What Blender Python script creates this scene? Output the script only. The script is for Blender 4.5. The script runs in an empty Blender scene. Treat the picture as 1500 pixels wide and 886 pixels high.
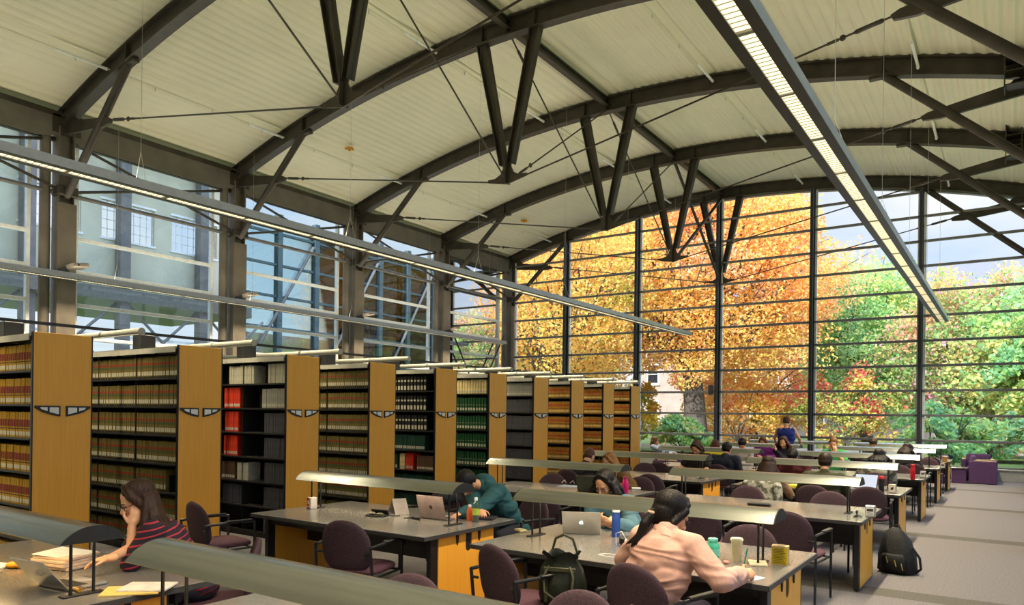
import bpy, bmesh, math, random
import numpy as np
from mathutils import Vector, Matrix, Euler, noise
random.seed(7)
rng = np.random.default_rng(11)
C = bpy.context.scene.collection
sc = bpy.context.scene
PI = math.pi
R = math.radians

# ------------------------------------------------------------------ camera (1500 x 886 frame)
CAMZ = 1.75
F, CX, CY = 1065.1, 750.0, 606.5
YAW, ROLL = .6006, .0127
fw = Vector((-math.sin(YAW), math.cos(YAW), 0))
r0 = Vector((math.cos(YAW), math.sin(YAW), 0)); u0 = Vector((0, 0, 1))
cr = math.cos(ROLL)*r0 + math.sin(ROLL)*u0
cu = -math.sin(ROLL)*r0 + math.cos(ROLL)*u0
CAM = Vector((0, 0, CAMZ))
def ray(x, y): return fw + (x-CX)/F*cr - (y-CY)/F*cu
def onZ(x, y, z): d = ray(x, y); return CAM + d*((z-CAMZ)/d.z)
def onY(x, y, Y): d = ray(x, y); return CAM + d*(Y/d.y)
def onX(x, y, X): d = ray(x, y); return CAM + d*(X/d.x)

cam = bpy.data.cameras.new('camera'); co = bpy.data.objects.new('camera', cam); C.objects.link(co)
cam.sensor_fit = 'HORIZONTAL'; cam.sensor_width = 36; cam.lens = F/1500*36
cam.shift_y = (CY-443)/1500
cam.clip_end = 500
m3 = Matrix((cr, cu, -fw)).transposed()
co.matrix_world = Matrix.Translation(CAM) @ m3.to_4x4()
sc.camera = co
sc.view_settings.view_transform = 'Standard'; sc.view_settings.look = 'None'
sc.view_settings.gamma = 1; sc.view_settings.use_curve_mapping = False
sc.view_settings.exposure = 0.2
sc.cycles.use_denoising = True
sc.cycles.max_bounces = 8; sc.cycles.transparent_max_bounces = 24
sc.cycles.sample_clamp_indirect = 4.0
sc.cycles.caustics_reflective = False; sc.cycles.caustics_refractive = False

# ------------------------------------------------------------------ materials
def newmat(name):
    m = bpy.data.materials.new(name); m.use_nodes = True
    nt = m.node_tree; nt.nodes.clear()
    return m, nt, nt.nodes, nt.links
def srgb(r, g, b):
    f = lambda c: (c/12.92 if c <= .04045 else ((c+.055)/1.055)**2.4)
    return (f(r/255), f(g/255), f(b/255), 1)
def lin(c):
    return c if len(c) == 4 else (*c, 1)
def mat(name, col, rough=.6, metal=0, var=.08, scale=12, bump=0, bscale=60, spec=.5, stretch=None, col2=None, thr=None, coat=0, emit=None, trans=0, ior=1.45, alpha=None):
    m, nt, N, L = newmat(name)
    out = N.new('ShaderNodeOutputMaterial'); b = N.new('ShaderNodeBsdfPrincipled')
    L.new(b.outputs[0], out.inputs[0])
    tc = N.new('ShaderNodeTexCoord'); mp = N.new('ShaderNodeMapping')
    L.new(tc.outputs['Object'], mp.inputs[0])
    if stretch: mp.inputs['Scale'].default_value = stretch
    nz = N.new('ShaderNodeTexNoise'); nz.inputs['Scale'].default_value = scale; nz.inputs['Detail'].default_value = 5
    L.new(mp.outputs[0], nz.inputs['Vector'])
    rp = N.new('ShaderNodeValToRGB')
    c = lin(col); c2 = lin(col2) if col2 else tuple(min(1, x*(1+var*2)) for x in c[:3])+(1,)
    c1 = c if col2 else tuple(x*(1-var*2) for x in c[:3])+(1,)
    rp.color_ramp.elements[0].position, rp.color_ramp.elements[1].position = thr if thr else (.3, .7)
    rp.color_ramp.elements[0].color = c1; rp.color_ramp.elements[1].color = c2
    L.new(nz.outputs[0], rp.inputs[0]); L.new(rp.outputs[0], b.inputs['Base Color'])
    b.inputs['Roughness'].default_value = rough; b.inputs['Metallic'].default_value = metal
    b.inputs['Specular IOR Level'].default_value = spec; b.inputs['Coat Weight'].default_value = coat
    b.inputs['Transmission Weight'].default_value = trans; b.inputs['IOR'].default_value = ior
    if alpha is not None: b.inputs['Alpha'].default_value = alpha
    if emit:
        b.inputs['Emission Color'].default_value = lin(emit[0]); b.inputs['Emission Strength'].default_value = emit[1]
    if bump:
        n2 = N.new('ShaderNodeTexNoise'); n2.inputs['Scale'].default_value = bscale; n2.inputs['Detail'].default_value = 3
        L.new(mp.outputs[0], n2.inputs['Vector'])
        bp = N.new('ShaderNodeBump'); bp.inputs['Strength'].default_value = bump; bp.inputs['Distance'].default_value = .01
        L.new(n2.outputs[0], bp.inputs['Height']); L.new(bp.outputs[0], b.inputs['Normal'])
    return m
_mc = {}
def cm(r, g, b, rough=.7, **k):
    key = (r, g, b, rough, tuple(sorted(k.items())))
    if key not in _mc: _mc[key] = mat('paint_%d_%d_%d' % (r, g, b), srgb(r, g, b), rough, **k)
    return _mc[key]

M = {}
M['steel'] = mat('brown_steel', (.052, .043, .032), .45, .15, var=.15, scale=3)
M['steel_grey'] = mat('grey_steel', (.17, .165, .16), .45, .2, var=.1, scale=3)
M['column'] = mat('column_paint', (.17, .145, .115), .5, .1, var=.12, scale=2)
M['fascia'] = mat('fascia_paint', (.15, .135, .115), .5, .1, var=.1, scale=2)
M['white_frame'] = mat('white_frame', (.86, .87, .87), .4, var=.04)
M['mullion'] = mat('mullion_dark', (.05, .055, .07), .4, .3)
M['rail'] = mat('rail_grey', (.22, .22, .215), .45, .2)
M['deck'] = mat('deck_cream', (.78, .75, .575), .55, var=.03, scale=.6)
M['wallp'] = mat('wall_paint', (.66, .62, .5), .8, var=.04, scale=2)
M['black'] = mat('black_metal', (.012, .012, .013), .4, var=.1)
M['blackp'] = mat('black_plastic', (.015, .015, .016), .5, var=.1)
M['shelf'] = mat('shelf_metal', (.02, .018, .016), .5, var=.15)
M['canopy'] = mat('shelf_canopy', (.42, .42, .36), .5, var=.05)
M['shade'] = mat('lamp_shade_metal', (.31, .325, .29), .27, .9, var=.03, scale=2, stretch=(1, 12, 12), coat=.15)
M['alu'] = mat('aluminium', (.62, .61, .58), .3, .8, var=.03)
M['pend'] = mat('pendant_grey', (.50, .50, .56), .35, .3, var=.04)
M['pend_d'] = mat('pendant_dark', (.06, .055, .045), .4, .3, var=.04)
M['chair'] = mat('chair_fabric', (.062, .036, .046), .85, var=.22, scale=130, bump=.3, bscale=400, spec=.25)
M['chairs'] = mat('chair_seat_fabric', (.10, .045, .06), .85, var=.22, scale=130, bump=.3, bscale=400, spec=.25)
M['table'] = mat('table_laminate', (.19, .18, .168), .19, var=.08, scale=90, spec=.6)
M['edge'] = mat('table_edge', (.045, .045, .045), .4)
M['purple'] = mat('armchair_fabric', (.10, .045, .13), .85, var=.15, scale=80, bump=.2, bscale=300)
M['tan'] = mat('pale_wood', (.55, .40, .22), .45, var=.1, scale=6, stretch=(8, 1, 8))
M['paper'] = mat('white_paper', (.84, .83, .80), .8, var=.03)
M['rod'] = mat('tie_rod_steel', (.06, .05, .04), .4, .5)
M['lens'] = mat('lens_dark', (.01, .01, .012), .15)

def wood_mat(name, c1, c2):
    m, nt, N, L = newmat(name)
    out = N.new('ShaderNodeOutputMaterial'); b = N.new('ShaderNodeBsdfPrincipled'); L.new(b.outputs[0], out.inputs[0])
    tc = N.new('ShaderNodeTexCoord'); mp = N.new('ShaderNodeMapping'); mp.inputs['Scale'].default_value = (1, 30, .7)
    L.new(tc.outputs['Object'], mp.inputs[0])
    nz = N.new('ShaderNodeTexNoise'); nz.inputs['Scale'].default_value = 2.2; nz.inputs['Detail'].default_value = 6; nz.inputs['Distortion'].default_value = .4
    L.new(mp.outputs[0], nz.inputs[0])
    rp = N.new('ShaderNodeValToRGB'); rp.color_ramp.elements[0].color = c1; rp.color_ramp.elements[1].color = c2
    rp.color_ramp.elements[0].position = .25; rp.color_ramp.elements[1].position = .8
    L.new(nz.outputs[0], rp.inputs[0]); L.new(rp.outputs[0], b.inputs['Base Color'])
    b.inputs['Roughness'].default_value = .42
    return m
M['wood'] = wood_mat('maple_panel', (.82, .36, .028, 1), (.93, .46, .055, 1))

def carpet_mat():
    m, nt, N, L = newmat('carpet')
    out = N.new('ShaderNodeOutputMaterial'); b = N.new('ShaderNodeBsdfPrincipled'); L.new(b.outputs[0], out.inputs[0])
    tc = N.new('ShaderNodeTexCoord')
    n1 = N.new('ShaderNodeTexNoise'); n1.inputs['Scale'].default_value = 55; n1.inputs['Detail'].default_value = 8; n1.inputs['Roughness'].default_value = .8
    L.new(tc.outputs['Object'], n1.inputs[0])
    rp = N.new('ShaderNodeValToRGB'); rp.color_ramp.elements[0].color = (.09, .083, .084, 1); rp.color_ramp.elements[1].color = (.28, .258, .256, 1)
    rp.color_ramp.elements[0].position = .32; rp.color_ramp.elements[1].position = .68
    L.new(n1.outputs[0], rp.inputs[0])
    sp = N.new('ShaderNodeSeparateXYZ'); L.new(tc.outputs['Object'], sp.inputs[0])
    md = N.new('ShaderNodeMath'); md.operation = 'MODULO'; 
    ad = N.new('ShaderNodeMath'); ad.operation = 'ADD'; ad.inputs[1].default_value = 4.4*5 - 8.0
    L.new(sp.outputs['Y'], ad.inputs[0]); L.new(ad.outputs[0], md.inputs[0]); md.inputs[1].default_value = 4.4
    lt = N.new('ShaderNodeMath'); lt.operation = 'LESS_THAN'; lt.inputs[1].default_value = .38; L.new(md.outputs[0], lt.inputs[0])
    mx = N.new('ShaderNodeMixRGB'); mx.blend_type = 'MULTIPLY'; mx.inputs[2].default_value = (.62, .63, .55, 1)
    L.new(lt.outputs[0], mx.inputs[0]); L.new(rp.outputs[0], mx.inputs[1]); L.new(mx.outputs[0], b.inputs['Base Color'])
    b.inputs['Roughness'].default_value = .95; b.inputs['Specular IOR Level'].default_value = .15
    bp = N.new('ShaderNodeBump'); bp.inputs['Strength'].default_value = .4; bp.inputs['Distance'].default_value = .01
    L.new(n1.outputs[0], bp.inputs['Height']); L.new(bp.outputs[0], b.inputs['Normal'])
    return m
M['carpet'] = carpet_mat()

def glass_mat(name, tint=(.93, .97, .97, 1), k=1.0):
    m, nt, N, L = newmat(name)
    out = N.new('ShaderNodeOutputMaterial'); tr = N.new('ShaderNodeBsdfTransparent'); gl = N.new('ShaderNodeBsdfGlossy')
    tr.inputs[0].default_value = tint; gl.inputs['Roughness'].default_value = .01
    fr = N.new('ShaderNodeFresnel'); fr.inputs[0].default_value = 1.5
    ml = N.new('ShaderNodeMath'); ml.operation = 'MULTIPLY'; ml.inputs[1].default_value = k; ml.use_clamp = True
    L.new(fr.outputs[0], ml.inputs[0])
    mx = N.new('ShaderNodeMixShader'); L.new(ml.outputs[0], mx.inputs[0]); L.new(tr.outputs[0], mx.inputs[1]); L.new(gl.outputs[0], mx.inputs[2])
    L.new(mx.outputs[0], out.inputs[0])
    return m
M['glass'] = glass_mat('window_glass', (.95, .98, .98, 1), .5)
M['glass_teal'] = glass_mat('clerestory_glass', (.80, .90, .90, 1), 1.6)
M['clear'] = glass_mat('clear_plastic', (.85, .92, .92, 1), 1.2)
def emis(name, col, s):
    m, nt, N, L = newmat(name)
    out = N.new('ShaderNodeOutputMaterial'); e = N.new('ShaderNodeEmission'); e.inputs[0].default_value = lin(col); e.inputs[1].default_value = s
    L.new(e.outputs[0], out.inputs[0]); return m
M['tube'] = emis('lit_tube', (1, .84, .48), 1.7)
M['tube_w'] = emis('lit_tube_warm', (1, .84, .52), 1.6)

# ------------------------------------------------------------------ mesh builder
class MB:
    def __init__(s, T=None): s.v = []; s.f = []; s.m = []; s.T = T
    def add(s, vs, fs, m=0):
        n = len(s.v)
        if s.T is not None: vs = [s.T @ Vector(v) for v in vs]
        s.v += [tuple(v) for v in vs]; s.f += [tuple(i+n for i in f) for f in fs]; s.m += [m]*len(fs)
    def box(s, x0, x1, y0, y1, z0, z1, m=0):
        vs = [(x, y, z) for x in (x0, x1) for y in (y0, y1) for z in (z0, z1)]
        s.add(vs, [(0, 1, 3, 2), (4, 6, 7, 5), (0, 4, 5, 1), (2, 3, 7, 6), (0, 2, 6, 4), (1, 5, 7, 3)], m)
    def cbox(s, c, d, m=0, rot=None):
        a, b, e = d[0]/2, d[1]/2, d[2]/2
        vs = [Vector((x, y, z)) for x in (-a, a) for y in (-b, b) for z in (-e, e)]
        if rot is not None: vs = [rot @ v for v in vs]
        s.add([v+Vector(c) for v in vs], [(0, 1, 3, 2), (4, 6, 7, 5), (0, 4, 5, 1), (2, 3, 7, 6), (0, 2, 6, 4), (1, 5, 7, 3)], m)
    def bbox(s, c, d, b=.01, m=0, rot=None):     # chamfered box
        h = [x/2 for x in d]; vs = []; idx = {}
        for sx in (-1, 1):
            for sy in (-1, 1):
                for sz in (-1, 1):
                    sg = (sx, sy, sz)
                    for a in range(3):
                        p = [sg[i]*(h[i]-b) for i in range(3)]; p[a] = sg[a]*h[a]
                        idx[(sg, a)] = len(vs); vs.append(Vector(p))
        fs = []
        for a in range(3):
            o = [i for i in range(3) if i != a]
            for sa in (-1, 1):
                q = []
                for (p, r_) in ((-1, -1), (1, -1), (1, 1), (-1, 1)):
                    sg = [0]*3; sg[a] = sa; sg[o[0]] = p; sg[o[1]] = r_; q.append(idx[(tuple(sg), a)])
                fs.append(q)
            for p in (-1, 1):
                for r_ in (-1, 1):
                    g1 = [0]*3; g2 = [0]*3; g1[a] = -1; g2[a] = 1
                    for g in (g1, g2): g[o[0]] = p; g[o[1]] = r_
                    g1, g2 = tuple(g1), tuple(g2)
                    fs.append([idx[(g1, o[0])], idx[(g2, o[0])], idx[(g2, o[1])], idx[(g1, o[1])]])
        for sx in (-1, 1):
            for sy in (-1, 1):
                for sz in (-1, 1): fs.append([idx[((sx, sy, sz), a)] for a in range(3)])
        if rot is not None: vs = [rot @ v for v in vs]
        s.add([v+Vector(c) for v in vs], fs, m)
    def tube(s, pts, r, n=8, m=0, cap=True):
        pts = [Vector(p) for p in pts]
        rs = r if isinstance(r, (list, tuple)) else [r]*len(pts)
        t0 = (pts[1]-pts[0]).normalized()
        ref = Vector((0, 0, 1)) if abs(t0.z) < .9 else Vector((1, 0, 0))
        u = t0.cross(ref).normalized(); vs = []
        for i, p in enumerate(pts):
            if i == 0: t = pts[1]-p
            elif i == len(pts)-1: t = p-pts[i-1]
            else: t = (pts[i+1]-p).normalized()+(p-pts[i-1]).normalized()
            t.normalize(); u = (u-t*u.dot(t)).normalized(); w = t.cross(u)
            for k in range(n):
                a = 2*PI*k/n; vs.append(p+(u*math.cos(a)+w*math.sin(a))*rs[i])
        fs = []
        for i in range(len(pts)-1):
            for k in range(n):
                k2 = (k+1) % n; fs.append((i*n+k, i*n+k2, (i+1)*n+k2, (i+1)*n+k))
        if cap: fs.append(tuple(reversed(range(n)))); fs.append(tuple((len(pts)-1)*n+k for k in range(n)))
        s.add(vs, fs, m)
    def lathe(s, prof, c=(0, 0, 0), n=20, m=0):
        c = Vector(c); vs = []
        for (r, z) in prof:
            for k in range(n):
                a = 2*PI*k/n; vs.append(c+Vector((r*math.cos(a), r*math.sin(a), z)))
        fs = []
        for i in range(len(prof)-1):
            for k in range(n): k2 = (k+1) % n; fs.append((i*n+k, i*n+k2, (i+1)*n+k2, (i+1)*n+k))
        if prof[0][0] > 1e-5: fs.append(tuple(reversed(range(n))))
        if prof[-1][0] > 1e-5: fs.append(tuple((len(prof)-1)*n+k for k in range(n)))
        s.add(vs, fs, m)
    def prism(s, poly, a0, a1, axis='X', m=0):
        # poly: 2D points in the two other axes (cyclic order), extruded along axis
        def P(a, p): return {'X': (a, p[0], p[1]), 'Y': (p[0], a, p[1]), 'Z': (p[0], p[1], a)}[axis]
        n = len(poly); vs = [P(a0, p) for p in poly]+[P(a1, p) for p in poly]
        fs = [tuple(reversed(range(n))), tuple(range(n, 2*n))]+[(i, (i+1) % n, n+(i+1) % n, n+i) for i in range(n)]
        s.add(vs, fs, m)
    def sweep(s, prof, path, m=0):
        # prof: closed 2D (local y, normal), path: list of (origin, ydir, ndir)
        n = len(prof); vs = []
        for (o, yd, nd) in path:
            for p in prof: vs.append(Vector(o)+Vector(yd)*p[0]+Vector(nd)*p[1])
        fs = [(i*n+k, i*n+(k+1) % n, (i+1)*n+(k+1) % n, (i+1)*n+k) for i in range(len(path)-1) for k in range(n)]
        fs.append(tuple(reversed(range(n)))); fs.append(tuple((len(path)-1)*n+k for k in range(n)))
        s.add(vs, fs, m)
    def ell(s, c, r, n=12, k=8, m=0, rot=None):
        c = Vector(c); vs = [Vector((0, 0, -r[2]))]
        for i in range(1, k):
            ph = -PI/2+PI*i/k
            for j in range(n):
                a = 2*PI*j/n; vs.append(Vector((r[0]*math.cos(ph)*math.cos(a), r[1]*math.cos(ph)*math.sin(a), r[2]*math.sin(ph))))
        vs.append(Vector((0, 0, r[2]))); fs = [(0, 1+(j+1) % n, 1+j) for j in range(n)]
        for i in range(k-2):
            for j in range(n): fs.append((1+i*n+j, 1+i*n+(j+1) % n, 1+(i+1)*n+(j+1) % n, 1+(i+1)*n+j))
        L_ = len(vs)-1; fs += [(1+(k-2)*n+j, 1+(k-2)*n+(j+1) % n, L_) for j in range(n)]
        if rot is not None: vs = [rot @ v for v in vs]
        s.add([v+c for v in vs], fs, m)
    def cap(s, p0, p1, ra, rb, n=12, m=0):
        p0, p1 = Vector(p0), Vector(p1); d = p1-p0; L_ = d.length
        if L_ < 1e-6: s.ell(p0, (ra,)*3, m=m); return
        d /= L_; pts = []; rs = []
        for a in (80, 55, 28, 0): pts.append(p0-d*ra*math.sin(R(a))); rs.append(ra*math.cos(R(a)))
        for a in (0, 28, 55, 80): pts.append(p1+d*rb*math.sin(R(a))); rs.append(rb*math.cos(R(a)))
        s.tube(pts, rs, n, m)
    def build(s, name, mats, parent=None, smooth=False, angle=40, loc=None):
        me = bpy.data.meshes.new(name); me.from_pydata(s.v, [], s.f)
        if not isinstance(mats, (list, tuple)): mats = [mats]
        for x in mats: me.materials.append(M[x] if isinstance(x, str) else x)
        if len(mats) > 1: me.polygons.foreach_set('material_index', s.m)
        bm = bmesh.new(); bm.from_mesh(me); bmesh.ops.recalc_face_normals(bm, faces=bm.faces); bm.to_mesh(me); bm.free()
        if smooth:
            me.shade_smooth()
            if angle: me.set_sharp_from_angle(angle=R(angle))
        o = bpy.data.objects.new(name, me); C.objects.link(o)
        if parent is not None: o.parent = parent
        if loc is not None: o.location = loc
        return o

def tag(o, label=None, cat=None, group=None, kind=None):
    if label: o['label'] = label
    if cat: o['category'] = cat
    if group: o['group'] = group
    if kind: o['kind'] = kind
    return o
def thing(name, label, cat, loc=(0, 0, 0), rz=0, group=None, kind=None):
    o = bpy.data.objects.new(name, None); o.empty_display_size = .1; C.objects.link(o)
    o.location = loc; o.rotation_euler = (0, 0, rz)
    return tag(o, label, cat, group, kind)
def kids(o): return [c for c in KID.get(o.name, [])]
KID = {}
def copy_tree(o, loc=None, rz=None, label=None, group=None, parent=None):
    c = o.copy(); C.objects.link(c)
    if parent is not None: c.parent = parent
    for ch in list(o.children): copy_tree(ch, parent=c)
    if loc is not None: c.location = loc
    if rz is not None: c.rotation_euler = (0, 0, rz)
    if label: c['label'] = label
    if group: c['group'] = group
    return c
def struct(mb, name, m, parent=None, **k):
    o = mb.build(name, m, parent, **k)
    if parent is None: o['kind'] = 'structure'
    return o
def area(name, loc, sx, sy, power, col, parent=None, rot=(0, 0, 0), spread=180):
    l = bpy.data.lights.new(name, 'AREA'); l.shape = 'RECTANGLE'; l.size = sx; l.size_y = sy; l.energy = power; l.color = col
    l.spread = R(spread)
    o = bpy.data.objects.new(name, l); C.objects.link(o); o.location = loc; o.rotation_euler = rot
    if parent is not None: o.parent = parent
    return o
ORD = ['first', 'second', 'third', 'fourth', 'fifth', 'sixth', 'seventh', 'eighth', 'ninth', 'tenth']
# ------------------------------------------------------------------ building shell
XC, HW = -8.58, 9.12               # hall axis, half span
XL, XR = -17.7, .54
YE, BAY = 25.59, 4.45
YB = -5.56                         # wall behind the camera
def zb(x): d = (x-XC)/9.12; return 9.50-1.42*d*d      # underside of arches
TD = .38
def arch_path(y, x0, x1, n=40):
    out = []
    for i in range(n+1):
        x = x0+(x1-x0)*i/n; dz = -2*1.42*(x-XC)/9.12**2
        nd = Vector((-dz, 0, 1)).normalized(); out.append((Vector((x, y, zb(x))), (0, 1, 0), nd))
    return out

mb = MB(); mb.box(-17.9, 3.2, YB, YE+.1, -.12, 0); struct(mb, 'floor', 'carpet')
# corrugated vault: ribs run along the hall
mb = MB(); n = 336; top = []; 
for i in range(n+1):
    x = -17.95+(18.9)*i/n; z = zb(x)+TD+.012+(.028 if (i % 4) in (0, 1) else 0)
    top.append((x, z))
vs = []
for (x, z) in top: vs += [(x, YB, z), (x, YE+.5, z), (x, YB, z+.25), (x, YE+.5, z+.25)]
fs = []
for i in range(n):
    a = i*4; b = a+4; fs += [(a, a+1, b+1, b), (a+2, b+2, b+3, a+3)]
mb.add(vs, fs); struct(mb, 'ceiling', 'deck')
mb = MB(); mb.box(.95, 3.2, YB, YE+.5, 8.2, 8.4); struct(mb, 'ceiling_aisle', 'deck')
mb = MB(); mb.box(3.0, 3.2, YB, YE, 0, .9); mb.box(3.0, 3.2, YB, YE, 8.0, 8.3); struct(mb, 'wall_right', 'wallp')
for i in range(7):
    y0, y1 = YB+4.45*i, YB+4.45*(i+1)
    w = bpy.data.objects.new('window_%d' % (i+20), None); C.objects.link(w); w['kind'] = 'structure'
    mb = MB(); mb.box(3.02, 3.14, y0, y0+.12, .9, 8.0)
    for z in (1.6, 2.37, 3.13, 3.9, 4.66, 5.43, 6.2, 7.0): mb.box(3.05, 3.11, y0, y1, z-.03, z+.03)
    mb.build('frame', 'steel_grey', w)
    mb = MB(); mb.box(3.07, 3.08, y0, y1, .9, 8.0); mb.build('pane', 'glass', w)
mb = MB(); mb.box(-17.9, 3.2, YB-.2, YB, 0, 10.1); struct(mb, 'wall_back', 'wallp')

# rail heights shared by all the glazing
RZ = [.34+.765*i for i in range(13)]
MX = [-17.5, -14.87, -11.75, -8.62, -5.46, -2.3, .84, 3.0]
# far glass wall: one window per bay
mb = MB(); mb.box(-17.9, 3.2, YE-.12, YE+.12, 0, .34); struct(mb, 'wall_far', 'steel_grey')
def rail_box(mb, x0, x1, y, z, h=.075, d=.1): mb.bbox(((x0+x1)/2, y, z), (x1-x0, d, h), .012)
for i in range(7):
    x0, x1 = MX[i]+.07, MX[i+1]-.07
    w = bpy.data.objects.new('window_%d' % (i+1), None); C.objects.link(w); w['kind'] = 'structure'; w.location = (0, 0, 0)
    zt = max(zb(min(x0, XR)), zb(min(x1, XR))) if x0 < XR else 8.2
    mb = MB()
    for z in RZ[:]:
        # stop at the curved head
        xs = [x0+(x1-x0)*k/20 for k in range(21)]
        ok = [x for x in xs if (zb(x) if x < .9 else 8.1) > z+.03]
        if len(ok) > 3: rail_box(mb, min(ok), max(ok), YE-.03, z)
    mb.build('rail', 'rail', w)
    mb = MB()
    for xx, s in ((x0, 1), (x1, -1)):
        zz = (zb(xx) if xx < .9 else 8.1); mb.box(min(xx, xx+s*.035), max(xx, xx+s*.06), YE-.04, YE+.05, .34, zz)
    mb.build('frame', 'white_frame', w)
    mb = MB(); k = 16; vs = []; 
    for j in range(k+1):
        x = x0+(x1-x0)*j/k; z = (zb(x)+.05 if x < .9 else 8.2); vs += [(x, YE+.02, .34), (x, YE+.02, z)]
    mb.add(vs, [(2*j, 2*j+2, 2*j+3, 2*j+1) for j in range(k)]); mb.build('pane', 'glass', w)
for i in range(1, 7):
    x = MX[i]; zz = zb(x) if x < .9 else 8.2
    mb = MB(); mb.box(x-.045, x+.045, YE-.28, YE-.16, 0, zz); mb.box(x-.02, x+.02, YE-.16, YE-.06, 0, zz); mb.box(x-.06, x+.06, YE-.06, YE+.06, 0, zz)
    struct(mb, 'trim_%d' % i, 'mullion')
# arch-shaped head trim of the far wall
mb = MB(); mb.sweep([(-.1, -.02), (.1, -.02), (.1, .10), (-.1, .10)], arch_path(YE+.14, -17.9, .9)); struct(mb, 'trim_head', 'steel_grey')
mb = MB(); mb.box(-17.9, 3.0, YE-.42, YE-.12, 0, .30); mb.box(-17.9, 3.0, YE-.45, YE-.12, .30, .33); struct(mb, 'baseboard_far', 'canopy')

# left clerestory glazing, one window per bay, white frames
YK = [YE-BAY*(5-k) for k in range(-1, 6)]       # -1.11, 3.34, 7.79 ... 25.59
mb = MB(); mb.box(-18.0, -17.82, YB, YE, 0, .34); struct(mb, 'wall_left', 'wallp')
for i in range(len(YK)-1):
    y0, y1 = YK[i]+.30, YK[i+1]-.62
    w = bpy.data.objects.new('window_%d' % (i+8), None); C.objects.link(w); w['kind'] = 'structure'
    mb = MB()
    for z in (1.10, 1.86, 2.62, 3.38, 4.14, 4.90, 5.66): mb.bbox((-17.86, (y0+y1)/2, z), (.12, y1-y0, .085), .01)
    mb.build('rail', 'white_frame', w)
    mb = MB(); mb.box(-17.92, -17.80, y0, y0+.07, .34, 8.1); mb.box(-17.92, -17.80, y1-.07, y1, .34, 8.1); mb.box(-17.92, -17.80, y0, y1, 7.98, 8.1)
    mb.build('frame', 'white_frame', w)
    mb = MB(); mb.add([(-17.88, y0, .34), (-17.88, y1, .34), (-17.88, y1, 8.1), (-17.88, y0, 8.1)], [(0, 1, 2, 3)]); mb.build('pane', 'glass_teal', w)
mb = MB(); mb.box(-18.0, -17.82, YB, YK[0]+.3, .34, 8.1); struct(mb, 'wall_left_rear', 'wallp')

# columns (left row seen, right row beside the camera)
def column(k, x, side):
    y = YK[k]; s = side
    t = thing('steel_column', '', 'column', (x, y, 0))
    mb = MB(); mb.box(-.16, .16, -.17, -.145, 0, 8.05); mb.box(-.16, .16, .145, .17, 0, 8.05); mb.box(-.012, .012, -.15, .15, 0, 8.05)
    mb.box(s*.06, s*.20, -.20, .20, 0, 6.35)
    mb.bbox((0, 0, .02), (.5, .5, .04), .005); mb.build('column_shaft', 'column', t)
    mb = MB(); mb.tube([(-.05*s, -.36, 0), (-.05*s, -.36, 7.95)], .11, 14); mb.build('round_post', 'column', t, smooth=True)
    mb = MB(); mb.bbox((s*.08, 0, 6.62), (.34, .44, .22), .02); mb.box(-.14, .14, -.3, .3, 7.9, 8.3); mb.build('connection_plate', 'steel', t)
    return t
for k in range(7):
    t = column(k, XL, 1)
    lab = {6: 'steel column at the corner where clerestory meets glass wall', 5: 'steel column on clerestory wall, first before the corner column',
           4: 'steel column on clerestory wall, second before the corner column', 3: 'steel column on clerestory wall, third before the corner column',
           2: 'steel column on clerestory wall, fourth before the corner column', 1: 'steel column on clerestory wall, fifth before the corner column',
           0: 'steel column on clerestory wall beside the rear solid wall'}[k]
    t['label'] = lab
    if k in (1, 3, 4, 5, 6):
        t = column(k, XR, -1); t['label'] = 'steel column of the aisle row carrying the ' + {1: 'sixth', 3: 'fourth', 4: 'third', 5: 'second', 6: 'first'}[k] + ' roof truss from glass wall'

# eave beams
for k in range(6):
    y0, y1 = YK[k]+.12, YK[k+1]-.12
    t = thing('eave_beam', 'brown steel eave beam above the clerestory window, ' + ORD[5-k] + ' bay from the glass wall', 'beam', (XL, y0, 7.95), 0, 'eave beams over the clerestory')
    L_ = y1-y0
    mb = MB(); mb.prism([(0, .30), (.02, -.12), (.18, -.22), (L_-.5, -.22), (L_-.12, -.14), (L_, -.02), (L_, .30)], .10, .13, 'X'); mb.build('fascia_plate', 'fascia', t)
    mb = MB(); mb.box(-.12, .14, 0, L_, .30, .42); mb.box(-.14, -.02, 0, L_, -.2, -.12); mb.build('top_flange', 'steel', t)
    # bracing behind: horizontal pipe and a saltire
    t = thing('wall_bracing', 'steel pipe cross bracing in front of clerestory glass, ' + ORD[5-k] + ' bay from the glass wall', 'bracing', (XL, y0, 6.6), 0, 'cross bracing of the clerestory')
    mb = MB(); mb.tube([(-.02, 0, 0), (-.02, L_, 0)], .05, 10); mb.build('horizontal_pipe', 'steel_grey', t, smooth=True)
    mb = MB(); mb.tube([(-.02, 0, .06), (-.02, L_, 1.2)], .035, 8); mb.build('diagonal', 'steel', t, smooth=True)
    mb = MB(); mb.tube([(.05, 0, 1.2), (.05, L_, .06)], .035, 8); mb.build('diagonal', 'steel', t, smooth=True)
# extra saltire low in the last bay
t = thing('wall_bracing', 'thin dark rods crossing low in the clerestory bay next to glass wall', 'bracing', (XL+.02, YK[5]+.3, 2.5))
mb = MB(); mb.tube([(0, .1, 2.6), (0, 1.9, 0)], .03, 8); mb.build('diagonal', 'steel', t); mb = MB(); mb.tube([(0, 3.7, 2.6), (0, 2.0, 0)], .03, 8); mb.build('diagonal', 'steel', t)

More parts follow.
